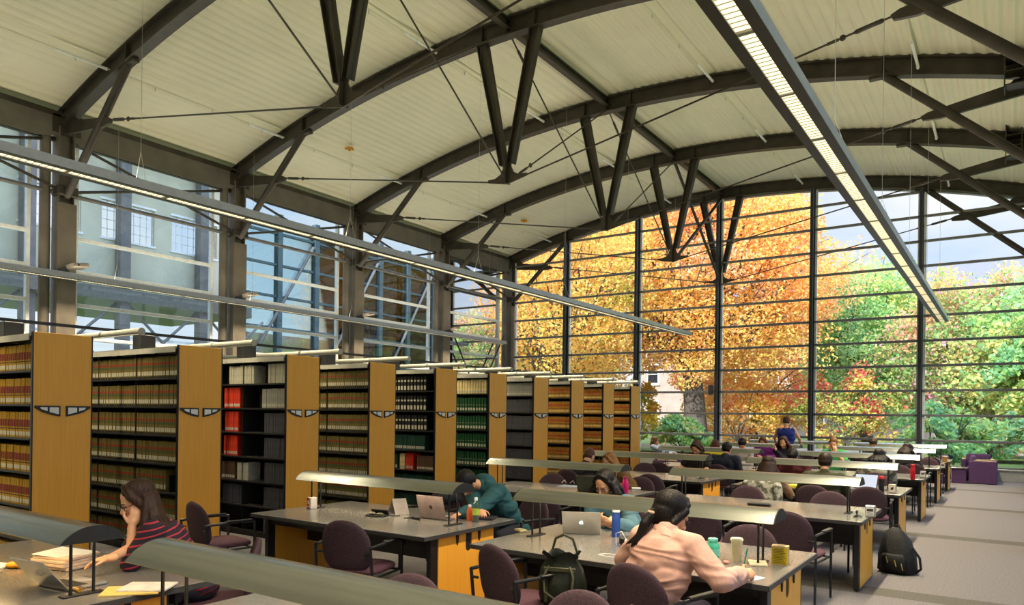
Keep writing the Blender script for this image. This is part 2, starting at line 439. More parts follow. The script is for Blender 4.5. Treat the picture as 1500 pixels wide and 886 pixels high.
# roof trusses
IPROF = [(-.11, 0), (.11, 0), (.11, .028), (.014, .028), (.014, TD-.028), (.11, TD-.028), (.11, TD), (-.11, TD), (-.11, TD-.028), (-.014, TD-.028), (-.014, .028), (-.11, .028)]
def ibar(mb, p0, p1, w0, w1, t=.16):    # tapered I bar, flanges seen from front
    p0, p1 = Vector(p0), Vector(p1); d = (p1-p0).normalized(); s = d.cross(Vector((0, 1, 0))).normalized()
    for (o, a, b, dep) in ((0, 1, 1, .03),):
        for e in (-1, 1):   # flanges
            vs = []
            for p, w in ((p0, w0), (p1, w1)):
                for sy in (-t/2, t/2):
                    for q in (w/2*e, (w/2-.022)*e): vs.append(p+s*q+Vector((0, sy, 0)))
            mb.add(vs, [(0, 1, 3, 2), (4, 6, 7, 5), (0, 4, 5, 1), (2, 3, 7, 6), (0, 2, 6, 4), (1, 5, 7, 3)])
        vs = []
        for p, w in ((p0, w0), (p1, w1)):
            for sy in (-.01, .01):
                for q in (w/2, -w/2): vs.append(p+s*q+Vector((0, sy, 0)))
        mb.add(vs, [(0, 1, 3, 2), (4, 6, 7, 5), (0, 4, 5, 1), (2, 3, 7, 6), (0, 2, 6, 4), (1, 5, 7, 3)])
NZ = 6.50
for k in range(7):
    y = YK[k]
    name = ORD[6-k]
    t = thing('roof_truss', 'arched brown steel roof truss with hanging V strut, ' + name + ' from the glass wall', 'roof truss', (0, y, 0), 0, 'arched roof trusses')
    mb = MB(); mb.sweep(IPROF, arch_path(0, XL-.05, XR+.05, 48))
    for x in (-14.9, -9.22, -7.92, -8.58, -2.26): 
        for e in (-1, 1): mb.box(x-.01, x+.01, min(e*.015, e*.1), max(e*.015, e*.1), zb(x)+.02, zb(x)+TD-.02)
    mb.build('arch_beam', 'steel', t)
    for sx in (-1, 1):
        mb = MB(); ibar(mb, (XC+sx*.665, 0, zb(XC)-.0), (XC+sx*.085, 0, NZ+.38), .24, .15); mb.build('v_leg', 'steel', t)
    # gusset at the foot of the V
    mb = MB(); ga = math.atan2(7.76-NZ, 7.1)
    pl = []
    for s in (-1, 1):
        q = [(s*.09, NZ+.50), (s*.10, NZ+.32), (s*.16, NZ+.20), (s*.30, NZ+.13), (s*.48, NZ+.11+.02)]
        pl.append([(XC+a, b) for a, b in q])
    poly = pl[0]+[(XC-.48, NZ+.07), (XC, NZ-.03), (XC+.48, NZ+.07)]+list(reversed(pl[1]))
    mb.prism(poly, -.012, .012, 'Y')
    mb.box(XC-.01, XC+.01, -.09, .09, NZ-.02, NZ+.5); mb.build('gusset_plate', 'steel', t)
    for sx in (-1, 1):
        e = XC+sx*9.12
        # bracket arm
        ax0, ax1 = e-sx*.05, e-sx*2.05; az = 8.12; bz = 7.80
        mb = MB(); mb.prism([(ax0, 8.22), (ax0, 7.92), (ax1+sx*.3, bz-.07), (ax1, bz-.05), (ax1-sx*.04, bz+.03), (ax1+sx*.08, bz+.09)], -.035, .035, 'Y')
        mb.prism([(ax0, 7.9), (ax0, 8.25), (ax0-sx*.5, 8.2), (ax0-sx*.7, 8.0)], -.02, .02, 'Y')
        mb.build('bracket_arm', 'steel', t)
        a = Vector((ax1, 0, bz+.02)); b = Vector((XC+sx*.48, 0, NZ+.09)); d = (b-a).normalized()
        mb = MB(); mb.tube([a, b], .017, 8); mb.build('tie_rod', 'rod', t, smooth=True)
        mb = MB(); mb.tube([a+d*.12, a+d*.16, a+d*.52, a+d*.56], [.018, .036, .036, .018], 8); mb.ell(a+d*.72, (.05, .03, .05)); mb.tube([a+d*.78, a+d*.95], .026, 8); mb.build('turnbuckle', 'rod', t, smooth=True)
        # raking strut from column to arch
        mb = MB(); x0, z0, x1 = e-sx*.16, 6.52, XC+sx*6.33
        mb.tube([(x0, 0, z0), (x1, 0, zb(x1)+.05)], .085, 14); mb.cbox((x1, 0, zb(x1)+.0), (.5, .14, .05)); mb.build('raking_strut', 'steel', t, smooth=True)
    if k < 6:
        t = thing('ridge_beam', 'straight brown ridge beam under the vault, ' + ORD[5-k] + ' bay from the glass wall', 'beam', (XC, y, 0), 0, 'ridge beams between trusses')
        mb = MB(); mb.box(-.07, .07, .02, BAY-.02, zb(XC)+.14, zb(XC)+.17); mb.box(-.07, .07, .02, BAY-.02, zb(XC)+.31, zb(XC)+.34); mb.box(-.01, .01, .02, BAY-.02, zb(XC)+.15, zb(XC)+.33)
        mb.build('beam_profile', 'steel', t)
        th = .017 if k < 5 else .05
        a0, a1 = (0, .1, zb(XC)+.02), (0, BAY-.12, NZ+.1); b0, b1 = (.06, .12, NZ+.12), (.06, BAY-.1, zb(XC)+.05)
        t = thing('brace_rods', ('thick tube' if k == 5 else 'thin rod') + ' cross brace along the ridge, ' + ORD[5-k] + ' bay from glass wall', 'brace', (XC, y, 0), 0, 'cross braces along the ridge')
        for p, q in ((a0, a1), (b0, b1)):
            mb = MB(); mb.tube([p, q], th, 8); d = (Vector(q)-Vector(p)).normalized(); p = Vector(p)
            if k < 5 : mb.tube([p+d*.25, p+d*.3, p+d*.6, p+d*.65], [.015, .03, .03, .015], 8); mb.ell(p+d*.8, (.03, .05, .05))
            mb.build('rod', 'rod', t, smooth=True)
    else:
        pass
# the big bracket box on the aisle column
for k, lab in ((3, 'fourth'), (4, 'third'), (5, 'second')):
    t = thing('bracket_box', 'boxy dark steel bracket beside aisle column at the ' + lab + ' truss from glass wall', 'bracket', (XR-.35, YK[k+0], 8.4))
    mb = MB()
    for (a, b) in ((-.35, -.33), (-.04, -.02)): mb.box(a, b, -.5, -.1, -.5, .45)
    for z in (-.45, -.2, .05, .3): mb.box(-.33, -.04, -.48, -.12, z, z+.02)
    mb.build('bracket_frame', 'steel', t)
# sprinkler pipes with heads
for xi, (x, w) in enumerate(((-15.68, 'third'), (-10.5, 'second'), (-5.85, 'first'))):
    t = thing('sprinkler_pipe', 'thin painted sprinkler pipe under the vault, ' + {-15.68: 'over the clerestory side', -10.5: 'beside the ridge beam', -5.85: 'between ridge beam and aisle columns'}[x], 'pipe', (x, 0, zb(x)+.24), 0)
    mb = MB(); mb.tube([(0, YB+.1, 0), (0, YE-.2, 0)], .018, 6); mb.build('pipe_run', 'deck', t, smooth=True)
    for k in range(7):
        for j in range(3):
            y = YK[k]-BAY+BAY*(j+.7)/3.2
            mb = MB(); mb.tube([(0, y, 0), (0, y, -.07)], .012, 6); mb.lathe([(.004, 0), (.022, .003), (.022, .008), (.004, .012)], (0, y, -.09), 8); mb.build('sprinkler_head', 'alu', t)
        mb = MB(); mb.tube([(.04, YK[k]-1.1, -.03), (.04, YK[k]-.12, -.03)], .03, 8); mb.ell((.04, YK[k]-.1, -.03), (.035, .035, .035)); mb.build('pipe_sleeve', 'white_frame', t, smooth=True)
t = thing('conduit_pipe', 'white conduit pipe under the vault nearest the aisle columns', 'pipe', (-1.6, 0, zb(-1.6)+.2))
mb = MB(); mb.tube([(0, YB+.1, 0), (0, YE-.2, 0)], .014, 6); mb.build('pipe_run', 'deck', t, smooth=True)
for k in range(4, 7):
    mb = MB(); mb.tube([(.0, YK[k]-1.2, -.03), (.0, YK[k]-.12, -.03)], .03, 8); mb.ell((0, YK[k]-.1, -.05), (.035, .035, .05)); mb.build('pipe_sleeve', 'white_frame', t, smooth=True)
# small orange paper ornaments under the deck
for i, (q, lab) in enumerate((((512, 216), 'above the fourth truss from the glass wall'), ((804, 85), 'beside the ridge beam, far from the clerestory'), ((768, 322), 'over the bay beside the glass wall'), ((1006, 235), 'beside the ridge beam close to the glass wall'))):
    p = onZ(q[0], q[1], 9.3)
    for _ in range(6): p = onZ(q[0], q[1], zb(p.x)+TD-.06)
    mb = MB()
    poly = []
    for j in range(10):
        rr = .13 if j % 2 == 0 else .055; poly.append((rr*math.cos(j*PI/5), rr*math.sin(j*PI/5)))
    mb.prism(poly, -.06, .0, 'Z'); mb.ell((0, 0, -.05), (.05, .05, .05))
    o = mb.build('ceiling_ornament', cm(214, 150, 30), loc=p); tag(o, 'small orange star ornament on the vault ' + lab, 'ornament')

# ------------------------------------------------------------------ pendant lights (one mesh each for housing, louvre, wires)
def pendant(x, y0, y1, lab):
    t = thing('pendant_light', lab, 'ceiling light', (x, y0, 4.56), 0, 'long linear pendant lights')
    L_ = y1-y0
    mb = MB()
    # housing with open centre
    for s in (-1, 1):
        mb.prism([(s*.155, .0), (s*.155, .11), (s*.05, .14), (s*.05, .12), (s*.135, .09), (s*.06, .012), (s*.06, 0)], 0, L_, 'Y')
    mb.prism([(-.06, .115), (.06, .115), (.06, .14), (-.06, .14)], 0, L_, 'Y')
    mb.box(-.155, .155, -.01, 0, 0, .13); mb.box(-.155, .155, L_, L_+.01, 0, .13)
    mb.build('housing', 'pend', t)
    mb = MB()
    for s in (-1, 1): mb.prism([(s*.153, -.004), (s*.153, 0), (s*.062, 0), (s*.062, -.004)], 0, L_, 'Y')
    mb.build('side_wing', 'pend_d', t)
    mb = MB(); mb.box(-.058, .058, .01, L_-.01, .010, .05); mb.build('diffuser', M['tube'], t)
    mb = MB(); n_ = int(L_/.07)
    for i in range(n_): 
        y = .03+i*L_/n_; mb.box(-.058, .058, y, y+.006, .004, .0095)
    
    for i in range(1, int(L_/1.22)+1): mb.box(-.06, .06, i*1.22-.02, i*1.22+.02, -.003, .03)
    mb.build('louvre_grille', 'canopy', t)
    for i in range(int(L_/3.6)+1):
        y = min(1.0+i*3.6, L_-.5); zt = zb(x)+TD-4.56
        mb = MB(); mb.tube([(-.12, y, .13), (0, y, .5)], .003, 4); mb.tube([(.12, y, .13), (0, y, .5)], .003, 4); mb.tube([(0, y, .5), (0, y, zt)], .003, 4); mb.build('hanging_wire', 'alu', t)
    n_ = max(1, int(L_/5))
    for i in range(n_):
        yc = L_*(i+.5)/n_
        area('pendant_downlight', (0, yc, -.006), .11, L_/n_*.98, PD*L_/n_, (1, .84, .58), t, spread=110)
        area('pendant_uplight', (0, yc, .16), .2, L_/n_*.98, PU*L_/n_, (1, .88, .64), t, rot=(PI, 0, 0))
    return t
PD, PU = 31, 7
pendant(-1.63, -3.2, 24.25, 'long linear pendant light over the aisle-side tables, nearest the open aisle')
pendant(-9.27, -3.2, 24.25, 'long linear pendant light over the bookcase end panels')
pendant(-16.9, -3.2, 24.0, 'long linear pendant light close to the clerestory columns')

# flood lights on the columns
for k, w in ((2, 'fifth'), (3, 'fourth'), (4, 'third'), (5, 'second')):
    t = thing('floodlight', 'small white flood light on ' + w + ' clerestory column, counting from the glass wall', 'spotlight', (XL+.24, YK[k]-.02, 4.9), 0, 'flood lights on the clerestory columns')
    rot = Euler((R(10), R(-12), R(15))).to_matrix()
    mb = MB(); mb.bbox((.28, .1, .02), (.26, .42, .10), .015, rot=rot); mb.build('lamp_housing', 'column', t)
    mb = MB(); mb.bbox((.14, -.12, -.10), (.26, .06, .16), .01, rot=rot); mb.tube([(0, -.1, -.12), (.2, -.05, -.04)], .025, 8); mb.build('bracket', 'black', t)
    mb = MB(); mb.lathe([(.025, 0), (.025, .012)], (.0, 0, 0), 12); o = mb.build('sensor_dot', 'black', t); o.location = (.42, .06, .03); o.rotation_euler = (0, R(80), 0)
# speaker box on the far mullion
mb = MB(); mb.bbox((0, 0, 0), (.16, .12, .34), .015); o = mb.build('wall_speaker', 'mullion', loc=(-8.76, YE-.36, 2.7)); tag(o, 'small dark box speaker fixed to a mullion of the glass wall', 'speaker')
# ------------------------------------------------------------------ bookcases
SX = -7.99                    # plane of the wooden end panels
SY = [3.25+1.531*i for i in range(10)]
SDEP, SH = .575, 2.50
BW = ['first', 'second', 'third', 'fourth', 'fifth', 'sixth', 'seventh', 'eighth', 'ninth', 'tenth']
BOARD = [.09, .43, .77, 1.11, 1.45, 1.79, 2.13]
def holder_bm(mb, s):
    # half-lens shaped sign frame on the panel face (plane x=0, facing +X)
    y0, y1 = s*.028, s*.262
    mb.prism([(y0, .046), (y1, .046), (y1, .024), (s*.19, -.02), (s*.10, -.048), (y0, -.062)], 0, .016, 'X')
def bookcase(i):
    t = thing('bookcase', 'black steel bookcase with maple end panel, ' + BW[9-i] + ' from the glass wall', 'bookcase', (SX, SY[i], 0), 0, 'double-sided library bookcases')
    mb = MB(); mb.bbox((-.014, SDEP/2, SH/2+.02), (.028, SDEP-.02, SH-.02), .004); mb.build('end_panel', 'wood', t)
    mb = MB(); mb.box(-.03, .002, 0, .012, .0, SH+.01); mb.box(-.03, .002, SDEP-.012, SDEP, 0, SH+.01); mb.build('panel_edging', 'black', t)
    mb = MB(); mb.box(-8.9, -.03, .02, SDEP-.02, 0, .09); mb.build('base', 'shelf', t)
    for z in BOARD:
        mb = MB()
        for a, b in ((0, SDEP/2-.01), (SDEP/2+.01, SDEP)): mb.box(-8.9, -.04, a, b, z-.022, z)
        mb.build('shelf_board', 'shelf', t)
    mb = MB()
    mb.box(-8.9, -.03, SDEP/2-.008, SDEP/2+.008, .09, SH-.06)
    mb.build('back_panel', 'shelf', t)
    for j in range(10):
        mb = MB(); x = -.045-.92*j; mb.box(x-.02, x+.02, SDEP/2-.03, SDEP/2+.03, 0, SH-.03); mb.box(x-.004, x+.004, .02, SDEP-.02, .09, SH-.05); mb.build('upright', 'shelf', t)
    mb = MB(); mb.box(-8.9, -.03, -.02, SDEP+.02, SH-.035, SH-.01); mb.box(-8.9, -.03, -.022, -.018, SH-.075, SH-.01); mb.build('canopy_top', 'canopy', t)
    for s in (-1, 1):
        mb = MB(); holder_bm(mb, s); h = mb.build('sign_holder', 'blackp', t, loc=(0, SDEP/2, 1.73))
        mb = MB(); mb.prism([(s*.044, .030), (s*.130, .030), (s*.130, -.018), (s*.044, -.040)], .016, .018, 'X'); mb.build('card', 'paper', h)
        mb = MB(); mb.prism([(s*.150, .030), (s*.218, .030), (s*.205, .010), (s*.150, -.008)], .016, .018, 'X'); mb.build('card', 'paper', h)
    return t
for i in range(10): bookcase(i)
# power channel and blocks on top, tube lights over the gaps
t = thing('cable_channel', 'black cable channel running along the bookcase tops', 'cable channel', (-9.3, 2.2, 2.72))
mb = MB(); mb.box(-.02, .02, 0, 16.6, 0, .035); mb.build('channel', 'black', t)
for i in range(10):
    mb = MB(); mb.bbox((-9.28, SY[i]+.30, SH+.09), (.20, .20, .24), .008); o = mb.build('mounting_block', 'blackp'); tag(o, 'black mounting block on top of the ' + BW[9-i] + ' bookcase from the glass wall', 'block', 'mounting blocks on the bookcases')
for i in range(-1, 10):
    y = SY[0]+1.32+1.531*i
    t = thing('stack_tube_light', 'round white tube light over ' + ('the gap behind the ' + BW[9-i] if i >= 0 else 'the near side of the tenth') + ' bookcase from glass wall', 'tube light', (-8.42, y, 2.665), 0, 'tube lights between the bookcases')  # mounted off the blocks, not hung; the arms are not modelled
    mb = MB(); n_ = 14; 
    pr = [(.043*math.cos(2*PI*k/n_), .043*math.sin(2*PI*k/n_)) for k in range(n_)]; 
    arc = [(.043*math.cos(a), .043*math.sin(a)) for a in [R(-50+ (280)*k/16) for k in range(17)]]
    inn = [(.037*math.cos(a), .037*math.sin(a)) for a in [R(-50+280*(16-k)/16) for k in range(17)]]
    mb.prism(arc+inn, -7.6, 0, 'X'); mb.build('tube_housing', 'canopy', t, smooth=True)
    mb = MB(); mb.lathe([(.044, 0), (.044, .02)], (0, 0, 0), 16); o = mb.build('end_cap', 'canopy', t); o.rotation_euler = (0, R(90), 0)
    mb = MB(); mb.prism([(-.018, -.026), (.018, -.026), (.018, -.012), (-.018, -.012)], -7.58, -.02, 'X'); mb.build('lamp_tube', M['tube_w'], t)
    area('stack_lamp', (-1.5, 0, -.04), 2.8, .04, 6, (1, .8, .5), t, spread=130)
    area('stack_lamp', (-5.4, 0, -.04), 4.2, .04, 5, (1, .8, .5), t, spread=130)
# ------------------------------------------------------------------ books
PG = cm(205, 196, 170)
def book_mesh(name, w, h, d, cover, bands, round_=True):
    """spine faces -Y at y=0; bands: list of (z0,z1,mat_index) on the spine; materials: cover, pages, extras"""
    mb = MB()
    # block of pages
    mb.box(-w/2+.003, w/2-.003, .006, d-.004, .003, h-.004, 1)
    for s in (-1, 1): mb.box(min(s*w/2, s*(w/2-.003)), max(s*w/2, s*(w/2-.003)), .0, d, 0, h, 0)
    # rounded spine, cut at band limits
    zs = sorted(set([0, h]+[b[0] for b in bands]+[b[1] for b in bands]))
    pr = [(-w/2, .004), (-w/4, -.004), (0, -.006), (w/4, -.004), (w/2, .004)]
    for a, b in zip(zs, zs[1:]):
        mi = 0
        for (z0, z1, k) in bands:
            if a >= z0-1e-6 and b <= z1+1e-6: mi = k
        n = len(pr); vs = [(p[0], p[1], a) for p in pr]+[(p[0], p[1], b) for p in pr]
        mb.add(vs, [(j, j+1, n+j+1, n+j) for j in range(n-1)], mi)
    return mb
KINDS = {}
def kind(key, w, h, d, mats, bands): KINDS[key] = (w, h, d, mats, bands)
yel = cm(160, 124, 20); tanb = cm(112, 98, 44); redb = cm(112, 34, 30); red2 = cm(142, 50, 28); grn = cm(70, 88, 50); whl = cm(186, 182, 160); blk = cm(24, 23, 22)
kind('law_yellow', .052, .262, .19, [yel, PG, redb, whl, blk], [(.11, .185, 2), (.085, .095, 4), (.018, .062, 3)])
kind('law_tan', .0445, .262, .19, [tanb, PG, red2, whl, grn, blk], [(.160, .192, 2), (.125, .158, 4), (.035, .085, 3), (.0, .024, 5)])  # lowest black band is a shadow strip painted along the spine foot
kind('law_orange', .047, .262, .19, [cm(172, 122, 40), PG, cm(176, 72, 30), cm(205, 190, 120), blk], [(.15, .195, 2), (.095, .105, 4), (.03, .07, 3)])
kind('cream', .05, .265, .2, [cm(190, 188, 168), PG, whl], [(.02, .06, 2)])
kind('pale', .056, .27, .2, [cm(226, 206, 148), PG, whl], [(.02, .06, 2)])
kind('red', .052, .29, .21, [cm(206, 52, 22), PG, whl], [(.02, .06, 2)])
kind('grey', .048, .27, .2, [cm(74, 74, 80), PG, whl], [])
kind('grey_pale', .048, .27, .2, [cm(150, 150, 140), PG, whl], [(.02, .06, 2)])
kind('black', .055, .255, .19, [cm(26, 27, 27), PG, whl], [(.02, .09, 2), (.16, .19, 2)])
kind('green', .052, .265, .19, [cm(20, 74, 36), PG, whl], [(.022, .075, 2), (.125, .131, 2)])
kind('green_dark', .05, .255, .19, [cm(24, 62, 48), PG, whl], [(.02, .07, 2)])
kind('brown', .045, .25, .19, [cm(96, 70, 50), PG, whl], [(.02, .06, 2)])
NAMEOF = {'law_yellow': 'law_book', 'law_tan': 'law_book', 'law_orange': 'law_book', 'cream': 'bound_journal', 'pale': 'bound_journal', 'red': 'red_binder', 'grey': 'bound_journal', 'grey_pale': 'bound_journal', 'black': 'black_volume', 'green': 'green_volume', 'green_dark': 'green_volume', 'brown': 'brown_volume'}
DESC = {'law_yellow': 'yellow law book with wide dark red band', 'law_tan': 'olive tan law book with narrow red band', 'law_orange': 'orange yellow law book with red band', 'cream': 'cream bound journal', 'pale': 'pale yellow bound journal', 'red': 'bright red binder',
        'grey': 'dark grey bound journal', 'grey_pale': 'pale grey bound journal', 'black': 'black volume with white spine label', 'green': 'green volume with white spine label', 'green_dark': 'dark green volume with white label', 'brown': 'brown volume'}
MESH = {}
def kmesh(k):
    if k not in MESH:
        w, h, d, mats, bands = KINDS[k]; o = book_mesh(k, w, h, d, mats[0], bands).build('proto', mats); MESH[k] = o.data; bpy.data.objects.remove(o)
    return MESH[k]
stuffB = {}; law_count = [0]
SHELFN = ['bottom shelf', 'second shelf from the floor', 'third shelf from the floor', 'fourth shelf from the floor', 'third shelf from the top', 'second shelf from the top', 'top shelf']
def fill(i, row, x0, x1, k, stuff=False, tilt_end=False, gap=.0, hj=.0):
    """books of kind k on shelf row of bookcase i from x0 (near the panel) back to x1, spines towards -Y"""
    w, h, d, mats, bands = KINDS[k]; x = SX-x0-w/2; z = BOARD[row]; y = SY[i]+.03
    lab = DESC[k]+' on the '+SHELFN[row]+' of the '+BW[9-i]+' bookcase from glass wall'
    words_ = lab.split()
    if len(words_) > 16: lab = DESC[k]+', '+SHELFN[row].replace(' from the floor', ' up').replace(' from the top', ' down')+', '+BW[9-i]+' bookcase from glass wall'
    while x > SX-x1:
        jy = random.uniform(0, .012); s = 1-hj*random.random()
        if stuff:
            key = tuple(id(m) for m in mats)
            st = stuffB.setdefault(k, ([], [])); me = kmesh(k); n = len(st[0])
            st[0].append((x, y+jy, z, s)); 
        else:
            o = bpy.data.objects.new(NAMEOF[k], kmesh(k)); C.objects.link(o); o.location = (x, y+jy, z)
            o.scale = (1, 1, s)
            tag(o, lab, 'book', DESC[k].split(' with')[0]+'s on the '+SHELFN[row]+' of the '+BW[9-i]+' bookcase')
        x -= w*1.012+gap
# bookcase 0 and 1: the law reports seen largest, each one by itself
for row in range(6, 0, -1): fill(0, row, .07, .80, 'law_yellow', hj=.02)
fill(0, 0, .07, .80, 'law_yellow', True)
for row in range(7): fill(0, row, .82, 4.6, 'law_yellow', True)
for row in (6, 5, 4, 3): fill(1, row, .06, 2.1, 'law_tan', hj=.03)
fill(1, 2, .30, 2.1, 'law_tan', hj=.03)
fill(1, 1, .06, 2.1, 'law_tan', True); fill(1, 0, .06, 2.1, 'law_tan', True)
for row in range(7): fill(1, row, 2.12, 4.2, 'law_tan', True)
# bookcase 2: cream, red and grey
fill(2, 6, .07, .42, 'cream'); fill(2, 6, .75, 1.3, 'cream', hj=.06)
fill(2, 5, .07, .55, 'grey_pale', hj=.05); fill(2, 5, 1.05, 1.42, 'red')
fill(2, 4, .06, .50, 'grey'); fill(2, 4, 1.08, 1.42, 'red')
fill(2, 3, .06, .50, 'grey'); fill(2, 3, 1.10, 1.42, 'red')
fill(2, 2, .06, .50, 'grey'); fill(2, 2, .85, 1.1, 'cream', hj=.1); fill(2, 2, 1.15, 1.45, 'brown')
fill(2, 1, .06, .50, 'grey'); fill(2, 1, 1.0, 1.45, 'grey'); fill(2, 0, .06, .5, 'grey')
# bookcase 3
for row in (6, 5, 4, 3): fill(3, row, .05, 1.25, 'law_tan' if row < 6 else 'law_tan', True, hj=.03)
for row in (2, 1, 0): fill(3, row, .05, 1.25, 'law_tan', True)
# bookcase 4
fill(4, 6, .24, 1.05, 'black', gap=.02); fill(4, 5, .24, 1.05, 'black', gap=.02); fill(4, 4, .22, 1.05, 'black', gap=.018)
fill(4, 3, .26, 1.05, 'green_dark'); fill(4, 2, .06, .42, 'brown'); fill(4, 2, .52, .68, 'red'); fill(4, 2, .72, .86, 'pale'); fill(4, 2, .88, 1.05, 'green_dark')
fill(4, 1, .06, 1.05, 'green_dark', hj=.05); fill(4, 0, .06, 1.05, 'green_dark', True)
# bookcase 5
fill(5, 6, .09, 1.0, 'pale', gap=.008, hj=.06)
for row in (5, 4, 3, 2): fill(5, row, .09, 1.0, 'green', gap=.012, hj=.04)
fill(5, 1, .09, 1.0, 'green', True, gap=.012); fill(5, 0, .09, 1.0, 'green', True, gap=.012)
# bookcase 6
fill(6, 6, .06, .95, 'grey_pale', hj=.03)
for row in (5, 4, 3, 2): fill(6, row, .06, .95, 'grey', hj=.03)
fill(6, 1, .06, .95, 'grey', True); fill(6, 0, .06, .95, 'grey', True)
# bookcases 7-9
for i in (7, 8, 9):
    for row in range(7): fill(i, row, .05, .95, 'law_orange', True, hj=.03)
# the rest of the books as one object
vsA, fsA, miA, matsA = [], [], [], []
for k, (lst, _) in stuffB.items():
    me = kmesh(k); base = len(matsA); matsA += KINDS[k][3]
    V = np.array([v.co[:] for v in me.vertices]); FS = [tuple(p.vertices) for p in me.polygons]; MI = [p.material_index for p in me.polygons]
    for (x, y, z, s) in lst:
        n = len(vsA); W = V*np.array([1, 1, s])+np.array([x, y, z]); vsA += W.tolist(); fsA += [tuple(a+n for a in f) for f in FS]; miA += [base+m_ for m_ in MI]
mb = MB(); mb.v, mb.f, mb.m = vsA, fsA, miA
o = mb.build('shelved_books', matsA); tag(o, 'remaining rows of law reports and journals deeper on the bookcase shelves', 'books', kind='stuff')
# a few loose items on the shelves
def bookend(i, row, x, lab):
    mb = MB(); mb.box(-.005, .005, 0, .16, 0, .2); mb.box(-.11, 0, 0, .12, 0, .004); o = mb.build('book_end', 'blackp', loc=(SX-x, SY[i]+.06, BOARD[row])); tag(o, lab, 'book end')
bookend(1, 2, .26, 'black book end on a half-empty shelf end of the ninth bookcase from glass wall')
bookend(2, 6, .52, 'black book end on the top shelf of the eighth bookcase from glass wall')
bookend(2, 5, .62, 'black book end, second shelf from the top, eighth bookcase from glass wall')
mb = MB(); mb.bbox((0, 0, .02), (.28, .16, .04), .01); o = mb.build('stacked_journals', cm(190, 215, 60), loc=(SX-.6, SY[9]+.12, BOARD[2]+.265)); tag(o, 'lime green journal lying flat above the books of the bookcase beside the glass wall', 'journal')

# ------------------------------------------------------------------ tables
TROW = [1.30, 4.52, 7.88, 11.0, 14.05, 17.35, 20.55]       # front edge of each table row
TW, TL = 1.33, 2.29
TXL, TXR = -5.10, -2.34                                    # table centres (bookcase side, aisle side)
TZ = .73
def table_base():
    t = thing('reading_table', '', 'table')
    mb = MB(); mb.bbox((0, 0, TZ-.017), (TL, TW, .034), .006); 
    mb.build('tabletop', 'table', t)
    mb = MB(); a, b = TL/2+.003, TW/2+.003
    for (x0, x1, y0, y1) in ((-a, a, -b, -b+.006), (-a, a, b-.006, b), (-a, -a+.006, -b, b), (a-.006, a, -b, b)): mb.box(x0, x1, y0, y1, TZ-.036, TZ-.003)
    mb.build('edge_band', 'edge', t)
    mb = MB(); mb.box(-TL/2+.1, TL/2-.1, -.5, -.46, TZ-.12, TZ-.035); mb.box(-TL/2+.1, TL/2-.1, .46, .5, TZ-.12, TZ-.035); mb.box(-TL/2+.1, TL/2-.1, -.03, .03, TZ-.34, TZ-.035)
    mb.build('under_frame', 'black', t)
    for s in (-1, 1):
        x = s*(TL/2-.07)
        mb = MB()
        # maple panel with a pill shaped slot let into the top edge
        poly = [(-.42, .015), (.38, .015), (.38, TZ-.036), (.045, TZ-.036)]
        slot = [(.045, TZ-.17)]+[(.045*math.cos(a), TZ-.17-.045*math.sin(a)) for a in [PI*k/8 for k in range(1, 8)]]+[(-.045, TZ-.17)]
        mb.prism(poly+slot+[(-.045, TZ-.036), (-.42, TZ-.036)], x-.02, x+.02, 'X'); mb.build('leg_panel', 'wood', t)
        mb = MB(); mb.prism([(.043*math.cos(a), TZ-.17-.043*math.sin(a)) for a in [PI*k/8 for k in range(0, 9)]]+[(-.043, TZ-.06), (.043, TZ-.06)], x-.012, x+.012, 'X'); mb.build('slot_plate', 'blackp', t)
        for dy in (-.17, .15): mb = MB(); mb.prism([(dy-.018, TZ-.04), (dy+.018, TZ-.04), (dy+.012, TZ-.11), (dy, TZ-.14), (dy-.012, TZ-.11)], x+s*.02, x+s*.03, 'X'); mb.build('clip', 'blackp', t)
        for y in (-.48, ):
            mb = MB(); mb.bbox((x, y, (TZ-.04)/2+.006), (.05, .09, TZ-.06), .004); mb.lathe([(.02, -.006), (.02, .01)], (x, y, .006), 10); mb.build('leg', 'black', t)
        mb = MB(); mb.box(x-.022, x+.022, .378, .39, .01, TZ-.036); mb.build('panel_edging', 'black', t)
    return t
RW = ['seventh', 'sixth', 'fifth', 'fourth', 'third', 'second', 'first']
proto_t = table_base()
